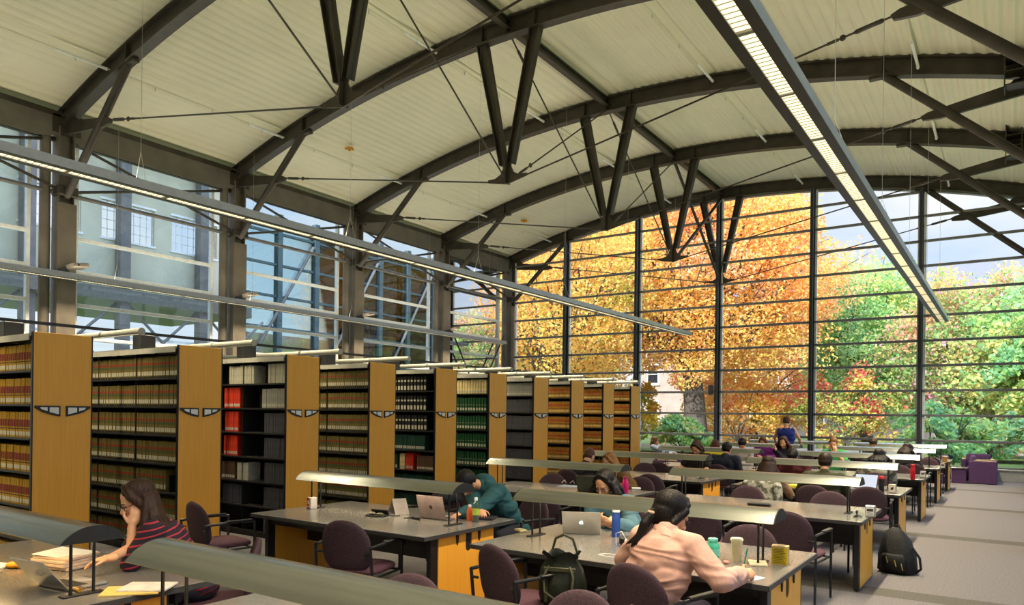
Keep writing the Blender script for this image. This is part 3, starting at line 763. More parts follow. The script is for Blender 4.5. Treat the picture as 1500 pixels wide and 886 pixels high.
# ------------------------------------------------------------------ desk lamps
def lamp_base():
    t = thing('table_lamp', '', 'desk lamp')
    L_ = 2.12; hw, hh = .175, .088; n_ = 14
    rad = (hw*hw+hh*hh)/(2*hh); a0 = math.asin(hw/rad)
    def arc(off): return [((rad+off)*math.sin(-a0+2*a0*k/n_), (rad+off)*math.cos(-a0+2*a0*k/n_)-(rad-hh)) for k in range(n_+1)]
    A = arc(0); B_ = arc(-.006)
    mb = MB(); mb.prism([(p[0], p[1]+1.035) for p in A]+[(p[0], p[1]+1.035) for p in reversed(B_)], -L_/2, L_/2, 'X'); mb.build('shade', 'shade', t, smooth=True, angle=50)
    for s in (-1, 1):
        mb = MB(); mb.prism([(p[0], p[1]+1.035) for p in A], s*L_/2-.004, s*L_/2+.004, 'X'); mb.build('end_cap', 'blackp', t)
    for s in (-1, 1):
        for y in (-.06, .06):
            mb = MB(); mb.tube([(s*.93, y, TZ+.004), (s*.93, y, 1.085)], .0085, 10); mb.build('post', 'black', t, smooth=True)
        mb = MB(); mb.bbox((s*.93, 0, TZ+.005), (.06, .22, .009), .003); mb.build('base_plate', 'black', t)
    mb = MB(); mb.prism([(-.03, 1.05), (.03, 1.05), (.02, 1.085), (-.02, 1.085)], -L_/2+.1, L_/2-.1, 'X'); mb.build('ballast', 'white_frame', t)
    mb = MB(); mb.tube([(-L_/2+.12, 0, 1.045), (L_/2-.12, 0, 1.045)], .008, 8); mb.build('lamp_tube', M['tube_w'], t, smooth=True)
    return t
proto_l = lamp_base()
first_t = first_l = True
LIT = 7
for r_ in range(7):
    for side, x in (('bookcase-side', TXL), ('aisle-side', TXR)):
        lab = 'grey-topped reading table with maple end panels, ' + side + ' column, ' + RW[r_] + ' row from glass wall'
        y = TROW[r_]+TW/2
        if first_t: t = proto_t; t.location = (x, y, 0); t['label'] = lab; t['group'] = 'reading tables'; first_t = False
        else: t = copy_tree(proto_t, (x, y, 0), 0, lab, 'reading tables')
        lab = 'long curved metal table lamp on the ' + side + ' table, ' + RW[r_] + ' row from the glass wall'
        if first_l: l = proto_l; l.location = (x, y, 0); l['label'] = lab; l['group'] = 'table lamps'; first_l = False
        else: l = copy_tree(proto_l, (x-.02, y, 0), 0, lab, 'table lamps')
        l.location = (x-.02, y, 0)
        lp = LIT
        area('table_lamp_glow', (x-.02, y, 1.032), 1.9, .05, lp, (1, .66, .28) if r_ == 0 else (1, .82, .55), None)

# ------------------------------------------------------------------ chairs
def oval_back(mb, w, h, th, zc, y, lean, m=0, rings=7, seg=32):
    """upholstered back: flat-bottomed oval, domed both sides"""
    def outline(a):
        c, s_ = math.cos(a), math.sin(a)
        if s_ >= 0: p = 2.15
        else: p = 3.6
        return (w/2*abs(c)**(2/p)*(1 if c > 0 else -1), h/2*abs(s_)**(2/p)*(1 if s_ > 0 else -1))
    vs = []; fs = []
    lay = [(.0, 1), (.35, 1), (.65, .96), (.85, .82), (.96, .5), (1, 0), (.96, -.5), (.85, -.82), (.65, -.96), (.35, -1), (0, -1)]
    cs, sn = math.cos(lean), math.sin(lean)
    for (k, d) in lay:
        for j in range(seg):
            x, z = outline(2*PI*j/seg); x *= k; z *= k; yy = d*th/2 - .35*x*x*1.6+ (.02 if d > 0 else 0)*0
            # lean the top backwards, curve sides forward
            yy = d*th/2+.55*x*x
            vs.append((x, y+yy*cs-z*sn, zc+z*cs+yy*sn*.0))
    for i in range(len(lay)-1):
        for j in range(seg): j2 = (j+1) % seg; fs.append((i*seg+j, i*seg+j2, (i+1)*seg+j2, (i+1)*seg+j))
    mb.add(vs, fs, m)
def chair_base():
    t = thing('armchair', '', 'chair')
    mb = MB(); oval_back(mb, .47, .43, .055, .655, -.235, R(9)); mb.build('backrest', 'chair', t, smooth=True, angle=0)
    mb = MB()
    vs = []; fs = []; seg = 32; lay = [(0, .472), (.6, .472), (.88, .466), (.98, .452), (1.0, .435), (.97, .418), (.6, .412), (0, .412)]
    for (k, z) in lay:
        for j in range(seg):
            a = 2*PI*j/seg; c, s_ = math.cos(a), math.sin(a); vs.append((.25*k*abs(c)**.45*(1 if c > 0 else -1), .02+.24*k*abs(s_)**.45*(1 if s_ > 0 else -1), z))
    for i in range(len(lay)-1):
        for j in range(seg): j2 = (j+1) % seg; fs.append((i*seg+j, i*seg+j2, (i+1)*seg+j2, (i+1)*seg+j))
    mb.add(vs, fs); mb.build('seat', 'chairs', t, smooth=True, angle=0)
    for s in (-1, 1):
        mb = MB(); mb.tube([(s*.275, .23, .0), (s*.275, .23, .655)], .0125, 8); mb.build('leg', 'black', t, smooth=True)
        mb = MB(); mb.tube([(s*.265, -.26, .0), (s*.265, -.24, .45), (s*.262, -.265, .66)], .0125, 8); mb.build('leg', 'black', t, smooth=True)
        mb = MB(); mb.tube([(s*.262, -.265, .655), (s*.275, -.1, .663), (s*.278, .1, .665), (s*.275, .235, .655)], .013, 8); mb.bbox((s*.278, .07, .675), (.045, .27, .018), .006); mb.build('armrest', 'black', t, smooth=True)
    mb = MB(); mb.tube([(-.27, .21, .40), (.27, .21, .40)], .01, 6); mb.tube([(-.265, -.22, .40), (.265, -.22, .40)], .01, 6)
    for s in (-1, 1): mb.tube([(s*.268, .23, .40), (s*.265, -.24, .40)], .01, 6)
    for s in (-1, 1): mb.tube([(s*.262, -.265, .60), (s*.2, -.245, .60)], .01, 6)
    mb.build('seat_frame', 'black', t, smooth=True)
    return t
proto_c = chair_base(); used_c = [False]
def chair(x, y, rz, lab, group='purple armchairs at the tables'):
    if not used_c[0]:
        used_c[0] = True; proto_c.location = (x, y, 0); proto_c.rotation_euler = (0, 0, rz); proto_c['label'] = lab; proto_c['group'] = group; return proto_c
    return copy_tree(proto_c, (x, y, 0), rz, lab, group)
SEATLOG = []
def seat(r_, side, face, x, y, rz, pos, occ=None):
    """face: 'to' = faces glass wall (+Y), 'away' = back to it"""
    who = ('purple armchair' if occ is None else 'purple armchair holding ' + occ)
    f_ = 'facing' if face == 'to' else 'backed to'
    lab = '%s %s glass wall, %s seat, %s table, %s row from it' % ('purple armchair', f_, pos, side, RW[r_])
    chair(x, y, rz if face == 'to' else rz+PI, lab)
A_, B_ = 'aisle-side', 'bookcase-side'
E_, Mi, Bk = 'aisle-end', 'middle', 'bookcase-end'
# row 0 (nearest the camera)
seat(0, B_, 'away', -4.46, 2.97, R(-36), E_)
seat(0, A_, 'away', -2.66, 2.74, R(8), Bk); seat(0, A_, 'away', -1.78, 2.98, R(-5), E_)
# row 1
seat(1, B_, 'to', -6.48, 4.33, R(-8), Bk); seat(1, B_, 'to', -4.55, 4.38, R(14), Mi)
seat(1, B_, 'away', -4.25, 6.35, R(-12), E_)
seat(1, B_, 'away', -5.4, 6.3, R(3), Mi)
seat(1, A_, 'to', -2.80, 4.25, R(-20), Bk); seat(1, A_, 'to', -1.80, 4.26, R(-14), E_)
seat(1, A_, 'away', -3.05, 6.30, R(2), Bk); seat(1, A_, 'away', -1.75, 5.80, R(0), E_)
# row 2
seat(2, A_, 'to', -1.72, 7.42, R(-4), E_); seat(2, A_, 'to', -2.62, 7.42, R(3), Mi); seat(2, A_, 'to', -3.35, 7.1, R(20), Bk)
seat(2, A_, 'away', -1.78, 9.20, R(2), E_); seat(2, A_, 'away', -2.80, 9.24, R(-3), Mi)
seat(2, B_, 'to', -4.55, 7.50, R(4), E_); seat(2, B_, 'to', -5.6, 7.55, R(0), Bk)
seat(2, B_, 'away', -5.65, 9.15, R(5), Bk); seat(2, B_, 'away', -5.15, 9.35, R(-8), Mi); seat(2, B_, 'away', -4.42, 9.55, R(0), E_)
# row 3
seat(3, A_, 'to', -1.55, 10.70, R(6), E_); seat(3, A_, 'to', -2.15, 10.45, R(0), Mi); seat(3, A_, 'to', -2.95, 10.42, R(5), Bk)
seat(3, A_, 'away', -3.0, 12.65, R(0), Bk); seat(3, A_, 'away', -1.7, 12.5, R(8), E_)
seat(3, B_, 'to', -5.95, 10.55, R(-3), Bk); seat(3, B_, 'to', -4.55, 10.6, R(4), E_); seat(3, B_, 'away', -4.75, 12.85, R(6), E_); seat(3, B_, 'away', -5.65, 12.5, R(6), Bk)
# row 4
seat(4, A_, 'to', -1.85, 13.55, R(3), E_); seat(4, A_, 'away', -3.0, 15.7, R(0), Mi); seat(4, A_, 'away', -1.75, 15.55, R(0), E_)
seat(4, B_, 'to', -4.5, 13.6, R(0), E_); seat(4, B_, 'to', -5.6, 13.4, R(5), Bk); seat(4, B_, 'away', -4.9, 15.95, R(0), Mi); seat(4, A_, 'away', -3.62, 15.9, R(0), Bk)
# row 5
seat(5, A_, 'to', -1.6, 16.85, R(0), E_); seat(5, B_, 'to', -5.6, 16.75, R(0), Bk); seat(5, A_, 'away', -2.5, 18.85, R(0), Mi); seat(5, B_, 'away', -5.15, 19.1, R(0), Mi); seat(5, A_, 'to', -2.6, 16.9, R(0), Mi)
seat(5, A_, 'away', -1.55, 18.95, R(0), E_)
# row 6
seat(6, A_, 'to', -1.55, 20.15, R(0), E_); seat(6, B_, 'to', -4.4, 20.1, R(0), E_); seat(6, A_, 'to', -2.7, 20.15, R(0), Mi)
# ------------------------------------------------------------------ things on the tables
def put(x, y, z=TZ): p = onZ(x, y, z); return Vector((p.x, p.y, z))
def laptop(loc, rz, lab, lid=(150, 146, 136), w=.325, d=.225, ang=112, logo='leaf', glow=True):
    t = thing('laptop', lab, 'laptop', loc, rz)     # local: user sits at +Y side, hinge at y=-d/2, lid rises there
    mb = MB(); mb.bbox((0, 0, .009), (w, d, .016), .004); mb.build('keyboard_base', cm(*lid, .35, metal=0) if False else 'alu' if logo == 'leaf' else cm(*lid, .5), t)
    mb = MB(); mb.box(-w/2+.03, w/2-.03, -d/2+.02, d/2-.10, .0172, .0182); mb.build('keyboard', 'blackp', t)
    mb = MB(); mb.box(-.05, .05, d/2-.085, d/2-.015, .0172, .0178); mb.build('trackpad', 'pend', t)
    rot = Euler((R(90-ang), 0, 0)).to_matrix()      # lid leaning away from user
    a = R(ang-90)
    h = d
    def P(x, s, n): return Vector((x, -d/2, .016)) + Vector((0, -math.sin(a), math.cos(a)))*s + Vector((0, -math.cos(a), -math.sin(a)))*n
    def slab(x0, x1, s0, s1, n0, n1):
        m_ = MB(); vs = [P(x, s, n) for x in (x0, x1) for s in (s0, s1) for n in (n0, n1)]
        m_.add(vs, [(0, 1, 3, 2), (4, 6, 7, 5), (0, 4, 5, 1), (2, 3, 7, 6), (0, 2, 6, 4), (1, 5, 7, 3)]); return m_
    L1 = slab(-w/2, w/2, 0, h, 0, .007).build('lid', 'alu' if logo == 'leaf' else cm(*lid, .5), t)
    slab(-w/2+.012, w/2-.012, .015, h-.012, -.001, 0).build('screen', M['screen'], t)
    if logo == 'leaf':     # fruit with a bite and a leaf
        m_ = MB(); pts = []
        for k in range(40):
            q = 2*PI*k/40; x = .019*math.cos(q)*(1+.06*abs(math.sin(q))); s_ = .020*math.sin(q)
            s_ += .004*math.exp(-((x)/.006)**2)*(-1 if math.sin(q) > 0 else 1)
            dx, dy = x-.024, s_-.002
            if math.hypot(dx, dy) < .012: dd = math.hypot(dx, dy); x = .024+dx/dd*.012; s_ = .002+dy/dd*.012
            pts.append((x, s_))
        n = len(pts); vs = [P(x, h*.5+s_, .0071) for x, s_ in pts]+[P(x, h*.5+s_, .0078) for x, s_ in pts]
        m_.add(vs, [tuple(range(n, 2*n))]+[(i, (i+1) % n, n+(i+1) % n, n+i) for i in range(n)])
        lf = [(0, .021), (.004, .022), (.008, .027), (.0085, .031), (.004, .030), (.0005, .026)]; n = len(lf)
        vs = [P(x, h*.5+s_, .0071) for x, s_ in lf]+[P(x, h*.5+s_, .0078) for x, s_ in lf]
        m_.add(vs, [tuple(range(n, 2*n))]+[(i, (i+1) % n, n+(i+1) % n, n+i) for i in range(n)])
        m_.build('lid_emblem', M['logo'] if glow else 'white_frame', t)
    elif logo == 'disc':
        m_ = MB(); pts = [(.02*math.cos(2*PI*k/20), .02*math.sin(2*PI*k/20)) for k in range(20)]; n = 20
        vs = [P(x, h*.5+s_, .0071) for x, s_ in pts]+[P(x, h*.5+s_, .0078) for x, s_ in pts]
        m_.add(vs, [tuple(range(n, 2*n))]+[(i, (i+1) % n, n+(i+1) % n, n+i) for i in range(n)]); m_.build('lid_emblem', 'blackp', t)
    return t
M['screen'] = emis('laptop_screen', (.75, .8, .9), .9)
M['logo'] = emis('lid_logo_light', (1, .97, .9), 1.3)
def bottle(loc, lab, h=.22, r=.034, body=(.5, .5, .5), capc='white_frame', clear=False, kind_='bottle', label_=None, neck=.4, liquid=None):
    t = thing('bottle', lab, kind_, loc, 0)
    mb = MB(); mb.lathe([(r*.9, 0), (r, .008), (r, h*.62), (r*.93, h*.72), (r*neck, h*.86), (r*neck, h*.9)], (0, 0, 0), 20); mb.build('bottle_body', M['clear'] if clear else body, t, smooth=True)
    if liquid is not None: mb = MB(); mb.lathe([(r*.86, .006), (r*.93, .01), (r*.93, h*.5)], (0, 0, 0), 18); mb.build('liquid', liquid, t, smooth=True)
    mb = MB(); mb.lathe([(r*neck*1.25, h*.87), (r*neck*1.25, h*.98), (r*neck*1.0, h)], (0, 0, 0), 16); mb.build('bottle_cap', capc, t, smooth=True)
    if label_: mb = MB(); mb.lathe([(r*1.02, h*.28), (r*1.02, h*.55)], (0, 0, 0), 20); mb.build('bottle_label', label_, t, smooth=True)
    return t
def tumbler(loc, lab, h, r, col, capc):
    t = thing('drink_tumbler', lab, 'tumbler', loc, 0)
    mb = MB(); mb.lathe([(r*.85, 0), (r*.9, .006), (r, h*.82), (r, h*.86)], (0, 0, 0), 20); mb.build('tumbler_body', col, t, smooth=True)
    mb = MB(); mb.lathe([(r*1.04, h*.86), (r*1.04, h*.95), (r*.8, h)], (0, 0, 0), 20); mb.build('lid', capc, t, smooth=True)
def napkin(loc, rz, lab, face='alu', mark=False):
    t = thing('card_holder', lab, 'card holder', loc, rz)
    mb = MB(); mb.bbox((0, 0, .06), (.095, .07, .12), .006); mb.build('holder_body', face, t)
    mb = MB(); mb.box(-.036, .036, -.038, -.0352, .02, .10); mb.build('holder_card', 'paper' if not mark else cm(215, 205, 190), t)
    if mark: mb = MB(); mb.ell((0, -.039, .062), (.016, .002, .018)); mb.ell((.01, -.039, .078), (.012, .002, .008)); mb.build('printed_mark', 'blackp', t)
    else: mb = MB(); mb.box(-.03, .03, -.039, -.0382, .03, .034); mb.box(-.03, .03, -.039, -.0382, .045, .049); mb.box(-.03, .03, -.039, -.0382, .06, .088); mb.build('printed_lines', 'pend_d', t)
def sheet(loc, rz, lab, w=.21, d=.29, h=.004, col='paper', cat='paper', name='paper_sheet'):
    mb = MB(); mb.bbox((0, 0, h/2), (w, d, h), min(.002, h*.3)); o = mb.build(name, col, loc=loc); o.rotation_euler = (0, 0, rz); return tag(o, lab, cat)
# seventh row, bookcase side: the reading woman's things
laptop((-4.47, 2.045, TZ), R(7), 'open silver laptop in front of the woman in the striped top', glow=False, w=.30, ang=130)
t = thing('paper_stack', 'thick stack of white printed pages beside the silver laptop', 'papers', (-5.02, 2.25, TZ), R(15))
mb = MB()
for k in range(4): mb.bbox((.01*math.sin(k*3), .008*math.cos(k*2), .012+.021*k), (.30, .24, .019), .003, rot=Euler((0, 0, .05*math.sin(k*5))).to_matrix())
mb.build('page_block', cm(214, 190, 170), t)
mb = MB(); mb.bbox((.0, .0, .089), (.29, .23, .004), .001, rot=Euler((R(2), R(3), .1)).to_matrix()); mb.build('top_sheet', 'paper', t)
sheet((-5.35, 1.9, TZ), R(20), 'loose white pages lying at the bookcase end of the table', .25, .3, .012)
sheet((-4.05, 2.17, TZ), R(-40), 'yellow ruled pad under the desk lamp beside the silver laptop', .21, .30, .01, cm(226, 196, 110), 'writing pad', 'writing_pad')
sheet((-4.02, 2.24, TZ+.0105), R(-52), 'open white notebook lying on the yellow pad', .2, .26, .012, cm(224, 216, 205), 'notebook', 'open_notebook')
mb = MB(); mb.tube([(-.03, 0, .012), (.03, 0, .012)], .011, 8); mb.tube([(-.02, .0, .02), (-.03, .03, .02), (.03, .03, .02), (.02, 0, .02)], .003, 5); mb.tube([(0, .02, .008), (.05, .09, .006), (.1, .12, .006)], .002, 4)
o = mb.build('binder_clip', cm(170, 120, 30, .35), loc=(-4.28, 1.98, TZ)); tag(o, 'brass coloured clip with dark cord beside the yellow pad', 'clip')
mb = MB(); mb.ell((0, 0, .02), (.05, .035, .02)); mb.ell((.04, .03, .018), (.03, .03, .018)); mb.ell((-.03, .035, .015), (.03, .02, .015)); o = mb.build('crumpled_wrapper', cm(230, 160, 30), loc=put(18, 832, TZ), smooth=True); tag(o, 'crumpled yellow wrapper on the table behind the first lamp end', 'wrapper')
# sixth row, bookcase side
p = put(457, 745)
t = thing('mint_tin', 'red and white carton standing by the lamp post at the bookcase end', 'carton', p, R(-10))
mb = MB(); mb.bbox((0, 0, .06), (.075, .075, .12), .004); mb.build('carton_body', cm(214, 206, 200), t)
mb = MB(); mb.box(-.036, .012, -.0392, -.0376, .004, .117); mb.build('carton_front', cm(176, 30, 34), t)
mb = MB(); mb.box(-.02, .0, -.0402, -.0393, .05, .09); mb.box(-.028, .006, -.0402, -.0393, .02, .03); mb.build('carton_print', 'paper', t)
t = thing('phone_stand', 'open black case holding a small handheld device on the table', 'case', put(552, 756), R(10))
mb = MB(); mb.bbox((0, 0, .008), (.2, .11, .014), .004); mb.bbox((0, .055, .035), (.2, .012, .06), .004, rot=Euler((R(25), 0, 0)).to_matrix()); mb.build('case_shell', 'blackp', t)
mb = MB(); mb.ell((-.045, -.01, .025), (.04, .035, .016)); mb.ell((.045, -.01, .025), (.04, .035, .016)); mb.build('device', cm(90, 84, 60, .3), t, smooth=True)
t = thing('tablet_stand', 'white folding tablet cover propped up beside the black case', 'tablet cover', put(578, 752), R(-25))
mb = MB(); mb.add([(-.11, -.03, 0), (.0, -.03, .15), (.0, .12, .15), (-.11, .12, 0), (.1, -.03, 0), (.1, .12, 0), (.0, -.026, .146), (.0, .116, .146)], [(0, 1, 2, 3), (1, 4, 5, 2)]); mb.build('folded_panel', cm(150, 140, 132), t)
mb = MB(); mb.tube([(.05, -.08, .005), (.08, -.12, .005), (.16, -.1, .005), (.2, -.03, .006), (.14, 0, .005)], .004, 6); mb.build('charging_cord', 'blackp', t, smooth=True)
mb = MB(); mb.tube([(.0, 0, 0), (.06, .04, .01), (.12, -.02, .01), (.2, .0, .01), (.25, -.06, .01)], .006, 6); mb.ell((.1, .01, .02), (.03, .02, .015)); mb.ell((.17, 0, .02), (.03, .02, .015)); o = mb.build('earphones', 'blackp', loc=put(592, 759)); tag(o, 'tangled black earphones in front of the dull grey laptop', 'earphones')
laptop((-4.55, 5.44, TZ), R(0), 'dull grey laptop with dark round emblem before the teal jacket reader', (128, 112, 108), logo='disc', ang=105)
bottle(put(697, 764), 'clear water bottle with green and yellow label near teal jacket reader', .23, .032, clear=True, label_=cm(170, 190, 70), liquid=cm(210, 200, 185))
bottle(put(688, 762), 'small orange drink bottle beside the clear water bottle', .15, .03, cm(205, 90, 40), 'white_frame')
sheet(put(714, 760), R(20), 'dark closed notebook at the table edge beside the teal sleeve', .15, .2, .02, cm(38, 32, 38), 'notebook', 'closed_notebook')
mb = MB(); mb.ell((0, 0, .05), (.14, .1, .06)); mb.ell((.1, .05, .06), (.08, .08, .05)); mb.ell((-.1, .02, .04), (.07, .07, .04)); o = mb.build('folded_jacket', cm(22, 24, 32, .9, bump=.5, bscale=20), loc=put(642, 742)+Vector((-.1, .25, 0)), smooth=True); tag(o, 'folded black jacket lying behind the dull grey laptop', 'jacket')
# sixth row, aisle side
laptop((-3.06, 5.585, TZ), R(24), 'silver laptop with glowing emblem in front of the denim jacket woman', (150, 146, 136), ang=122)
mb = MB(); mb.bbox((0, 0, .01), (.075, .12, .018), .006); o = mb.build('phone', cm(206, 196, 150, .3), loc=put(763, 778)); tag(o, 'small pale phone on the table beside the lamp base', 'phone'); o.rotation_euler = (0, 0, R(60))
bottle(put(902, 786), 'blue sports bottle with white cap in front of the denim jacket', .24, .036, cm(34, 70, 150, .3), 'white_frame', neck=.75)
t = thing('earphone_case', 'small black pouch with white cord beside the blue bottle', 'pouch', put(918, 800), 0)
mb = MB(); mb.bbox((0, 0, .04), (.12, .07, .08), .02); mb.build('pouch_body', 'blackp', t); mb = MB(); mb.tube([(-.07, -.04, .01), (-.07, -.05, .1), (-.02, -.05, .12), (.02, -.05, .06)], .003, 6); mb.ell((.02, -.05, .05), (.015, .015, .015)); mb.build('cord', 'paper', t)
t = thing('charger', 'white power adapter with coiled white cord at the table front edge', 'charger', put(913, 818), 0)
mb = MB(); mb.bbox((0, 0, .014), (.07, .07, .028), .006); mb.build('adapter', 'paper', t); mb = MB(); mb.tube([(-.03, 0, .005), (-.12, -.03, .004), (-.2, .0, .004), (-.18, .07, .004), (-.06, .09, .004)], .003, 6); mb.build('cord', 'paper', t, smooth=True)
bottle(put(1044, 822), 'translucent teal bottle beside the pink jacket sleeve', .165, .045, cm(80, 190, 160, .25), cm(110, 215, 190, .3), neck=.62, label_=cm(120, 205, 185, .3))
t = thing('coffee_cup', 'tall cream paper coffee cup with lid near the aisle end lamp post', 'cup', put(1079, 822), 0)
mb = MB(); mb.lathe([(.028, 0), (.03, .004), (.041, .15)], (0, 0, 0), 24); mb.build('cup_body', cm(216, 200, 160), t, smooth=True)
mb = MB(); mb.lathe([(.044, .148), (.044, .158), (.038, .166), (.036, .166)], (0, 0, 0), 24); mb.build('cup_lid', cm(222, 212, 184), t, smooth=True)
t = thing('table_tent_box', 'yellow printed notice box standing at the aisle end beyond the lamp post', 'notice box', put(1143, 826), R(8))
mb = MB(); mb.prism([(-.055, -.04), (.055, -.04), (.055, .03), (0, .055), (-.055, .03)], 0, .13, 'Z'); mb.build('box_body', cm(205, 180, 130), t)
mb = MB(); mb.box(-.05, .05, -.0425, -.0402, .006, .118); mb.build('printed_face', cm(196, 168, 24), t)
mb = MB()
for k in range(9): mb.box(-.04, .04-.02*((k*7) % 3)/2, -.0432, -.0426, .016+.011*k, .0195+.011*k)
mb.build('printed_lines', cm(80, 84, 20), t)
sheet(put(1080, 846), R(-20), 'white sheet of notes under the hand of the pink jacket woman', .22, .28, .003)
sheet(put(1110, 826), R(20), 'small open notepad beside the aisle end lamp post', .12, .17, .012, cm(220, 206, 170), 'notepad', 'notepad')
mb = MB(); mb.bbox((0, 0, .012), (.04, .03, .024), .008); o = mb.build('eraser', cm(214, 150, 140), loc=put(1064, 826)); tag(o, 'small pink eraser between teal bottle and coffee cup', 'eraser')
# green holdall on the turned chair
t = thing('handbag', 'dark green leather handbag with looped handles on a turned chair', 'handbag', (-2.50, 4.27, .475), R(20))
GB = cm(24, 28, 18, .45, bump=.6, bscale=14); GT = cm(64, 64, 40, .5)
HB = t
# fifth row
napkin(put(1275, 757), R(0), 'metal card holder at the aisle end of the empty table', 'alu')
mb = MB(); mb.lathe([(.012, 0), (.02, .01), (.006, .03), (.014, .06), (.004, .07)], (0, 0, 0), 10)
for a in (0, 2.1, 4.2): mb.tube([(0, 0, .02), (.05*math.cos(a), .05*math.sin(a), .004)], .006, 6)
o = mb.build('desk_tripod', 'blackp', loc=put(1255, 757)); tag(o, 'tiny black tripod beside the metal card holder', 'tripod')
t = thing('folded_umbrella', 'black folded umbrella lying on the empty aisle-side table', 'umbrella', put(1112, 741), R(8))
mb = MB(); mb.bbox((0, 0, .02), (.26, .06, .035), .012); mb.build('umbrella_body', 'blackp', t); mb = MB(); mb.bbox((0, .05, .015), (.22, .04, .025), .01); mb.build('sleeve', 'black', t)
laptop(put(862, 721)+Vector((0, .1, 0)), R(10), 'grey green laptop lid raised in front of the blond woman', (84, 84, 70), logo=None)
bottle(put(916, 724), 'tall magenta water bottle with dark cap at the table end', .23, .04, cm(196, 20, 110, .3), cm(150, 40, 90, .4), neck=.6)
sheet(put(932, 716), R(30), 'crumpled white napkin beside the magenta bottle', .12, .09, .02, 'paper', 'napkin', 'napkin')
sheet(put(835, 712), R(5), 'spread pale blue worksheet on the table beside the raised laptop', .3, .25, .006, cm(150, 160, 178))
mb = MB()
for k in range(3): mb.tube([(-.2+.14*k, 0, .01), (-.16+.14*k, .02, .05), (-.12+.14*k, 0, .01)], .004, 5)
o = mb.build('eyeglasses', 'alu', loc=put(840, 709)); tag(o, 'thin silver spectacles and clips on the pale blue worksheet', 'glasses')
# fourth row
bottle(put(1098, 704), 'red bottle standing behind the long curved lamp, fourth table row', .14, .03, cm(180, 24, 36), 'blackp')
sheet(put(1170, 714), R(0), 'bright yellow book on the table beside the olive shirt', .28, .2, .035, cm(220, 210, 40), 'book', 'yellow_book')
tumbler(put(1291, 726), 'tall black tumbler with red lid at the aisle end', .26, .035, 'blackp', cm(190, 30, 30))
napkin(put(1307, 722), R(0), 'white card holder with a dark printed mark beside the black tumbler', cm(190, 180, 165), True)
laptop(put(1262, 718)+Vector((0, 0, 0)), R(180-12), 'open laptop with a pale screen before the olive shirt man', (60, 60, 62), logo=None)
for q, c, lab in (((1012, 688), (200, 150, 130), 'pink cup'), ((1026, 688), (190, 200, 215), 'clear pale cup')):
    t = thing('drink_cup', lab+' on the bookcase-side table under the lamp end, fourth row', 'cup', put(*q), 0); mb = MB(); mb.lathe([(.03, 0), (.04, .10)], (0, 0, 0), 16); mb.build('cup_body', cm(*c), t, smooth=True); mb = MB(); mb.lathe([(.042, .1), (.042, .108), (.03, .112)], (0, 0, 0), 16); mb.build('cup_lid', 'paper', t, smooth=True)
mb = MB(); mb.ell((0, 0, .03), (.2, .1, .035)); mb.ell((.15, .05, .03), (.1, .08, .03)); o = mb.build('crumpled_scarf', cm(40, 38, 34, .9), loc=put(1052, 688), smooth=True); tag(o, 'crumpled dark scarf on the bookcase-side table, fourth row', 'scarf')
# third row and beyond
bottle(put(1337, 702), 'bright red water bottle at the aisle end of the third row table', .25, .037, cm(205, 20, 30, .3), cm(190, 24, 34, .3), neck=.7)
napkin(put(1352, 700), R(0), 'dark metal card holder beside the bright red bottle', 'steel_grey')
bottle(put(1309, 690), 'slim white bottle between hooded reader and red bottle', .3, .022, cm(210, 214, 220, .3), 'white_frame', neck=.6)
napkin(put(1381, 686), R(0), 'metal card holder on the second row table by the aisle', 'steel_grey')
t = thing('drink_cup', 'orange brown paper cup at the aisle end of the first row table', 'cup', put(1384, 678), 0); mb = MB(); mb.lathe([(.04, 0), (.055, .15)], (0, 0, 0), 16); mb.build('cup_body', cm(196, 140, 60), t, smooth=True); mb = MB(); mb.lathe([(.057, .15), (.057, .16), (.05, .16)], (0, 0, 0), 16); mb.build('cup_rim', 'paper', t)
bottle(put(1172, 688), 'small blue labelled bottle on the aisle-side table of the third row', .2, .035, cm(90, 120, 190, .3), 'white_frame')
t = thing('drink_cup', 'white takeaway cup beside the long haired reader, third row', 'cup', put(1148, 690), 0); mb = MB(); mb.lathe([(.03, 0), (.042, .13)], (0, 0, 0), 16); mb.build('cup_body', 'paper', t, smooth=True); mb = MB(); mb.lathe([(.044, .13), (.044, .14), (.036, .145)], (0, 0, 0), 16); mb.build('cup_lid', 'blackp', t)
sheet(put(1130, 692), R(8), 'open white book in front of the long haired reader', .35, .24, .02, 'paper', 'book', 'open_book')
bottle(put(1183, 690), 'green soda bottle between the long haired reader and olive shirt man', .2, .035, cm(40, 130, 50, .3), cm(40, 130, 50, .3))
sheet(put(1085, 676), R(10), 'heap of white papers on the bookcase-side table, third row', .4, .3, .06, 'paper')
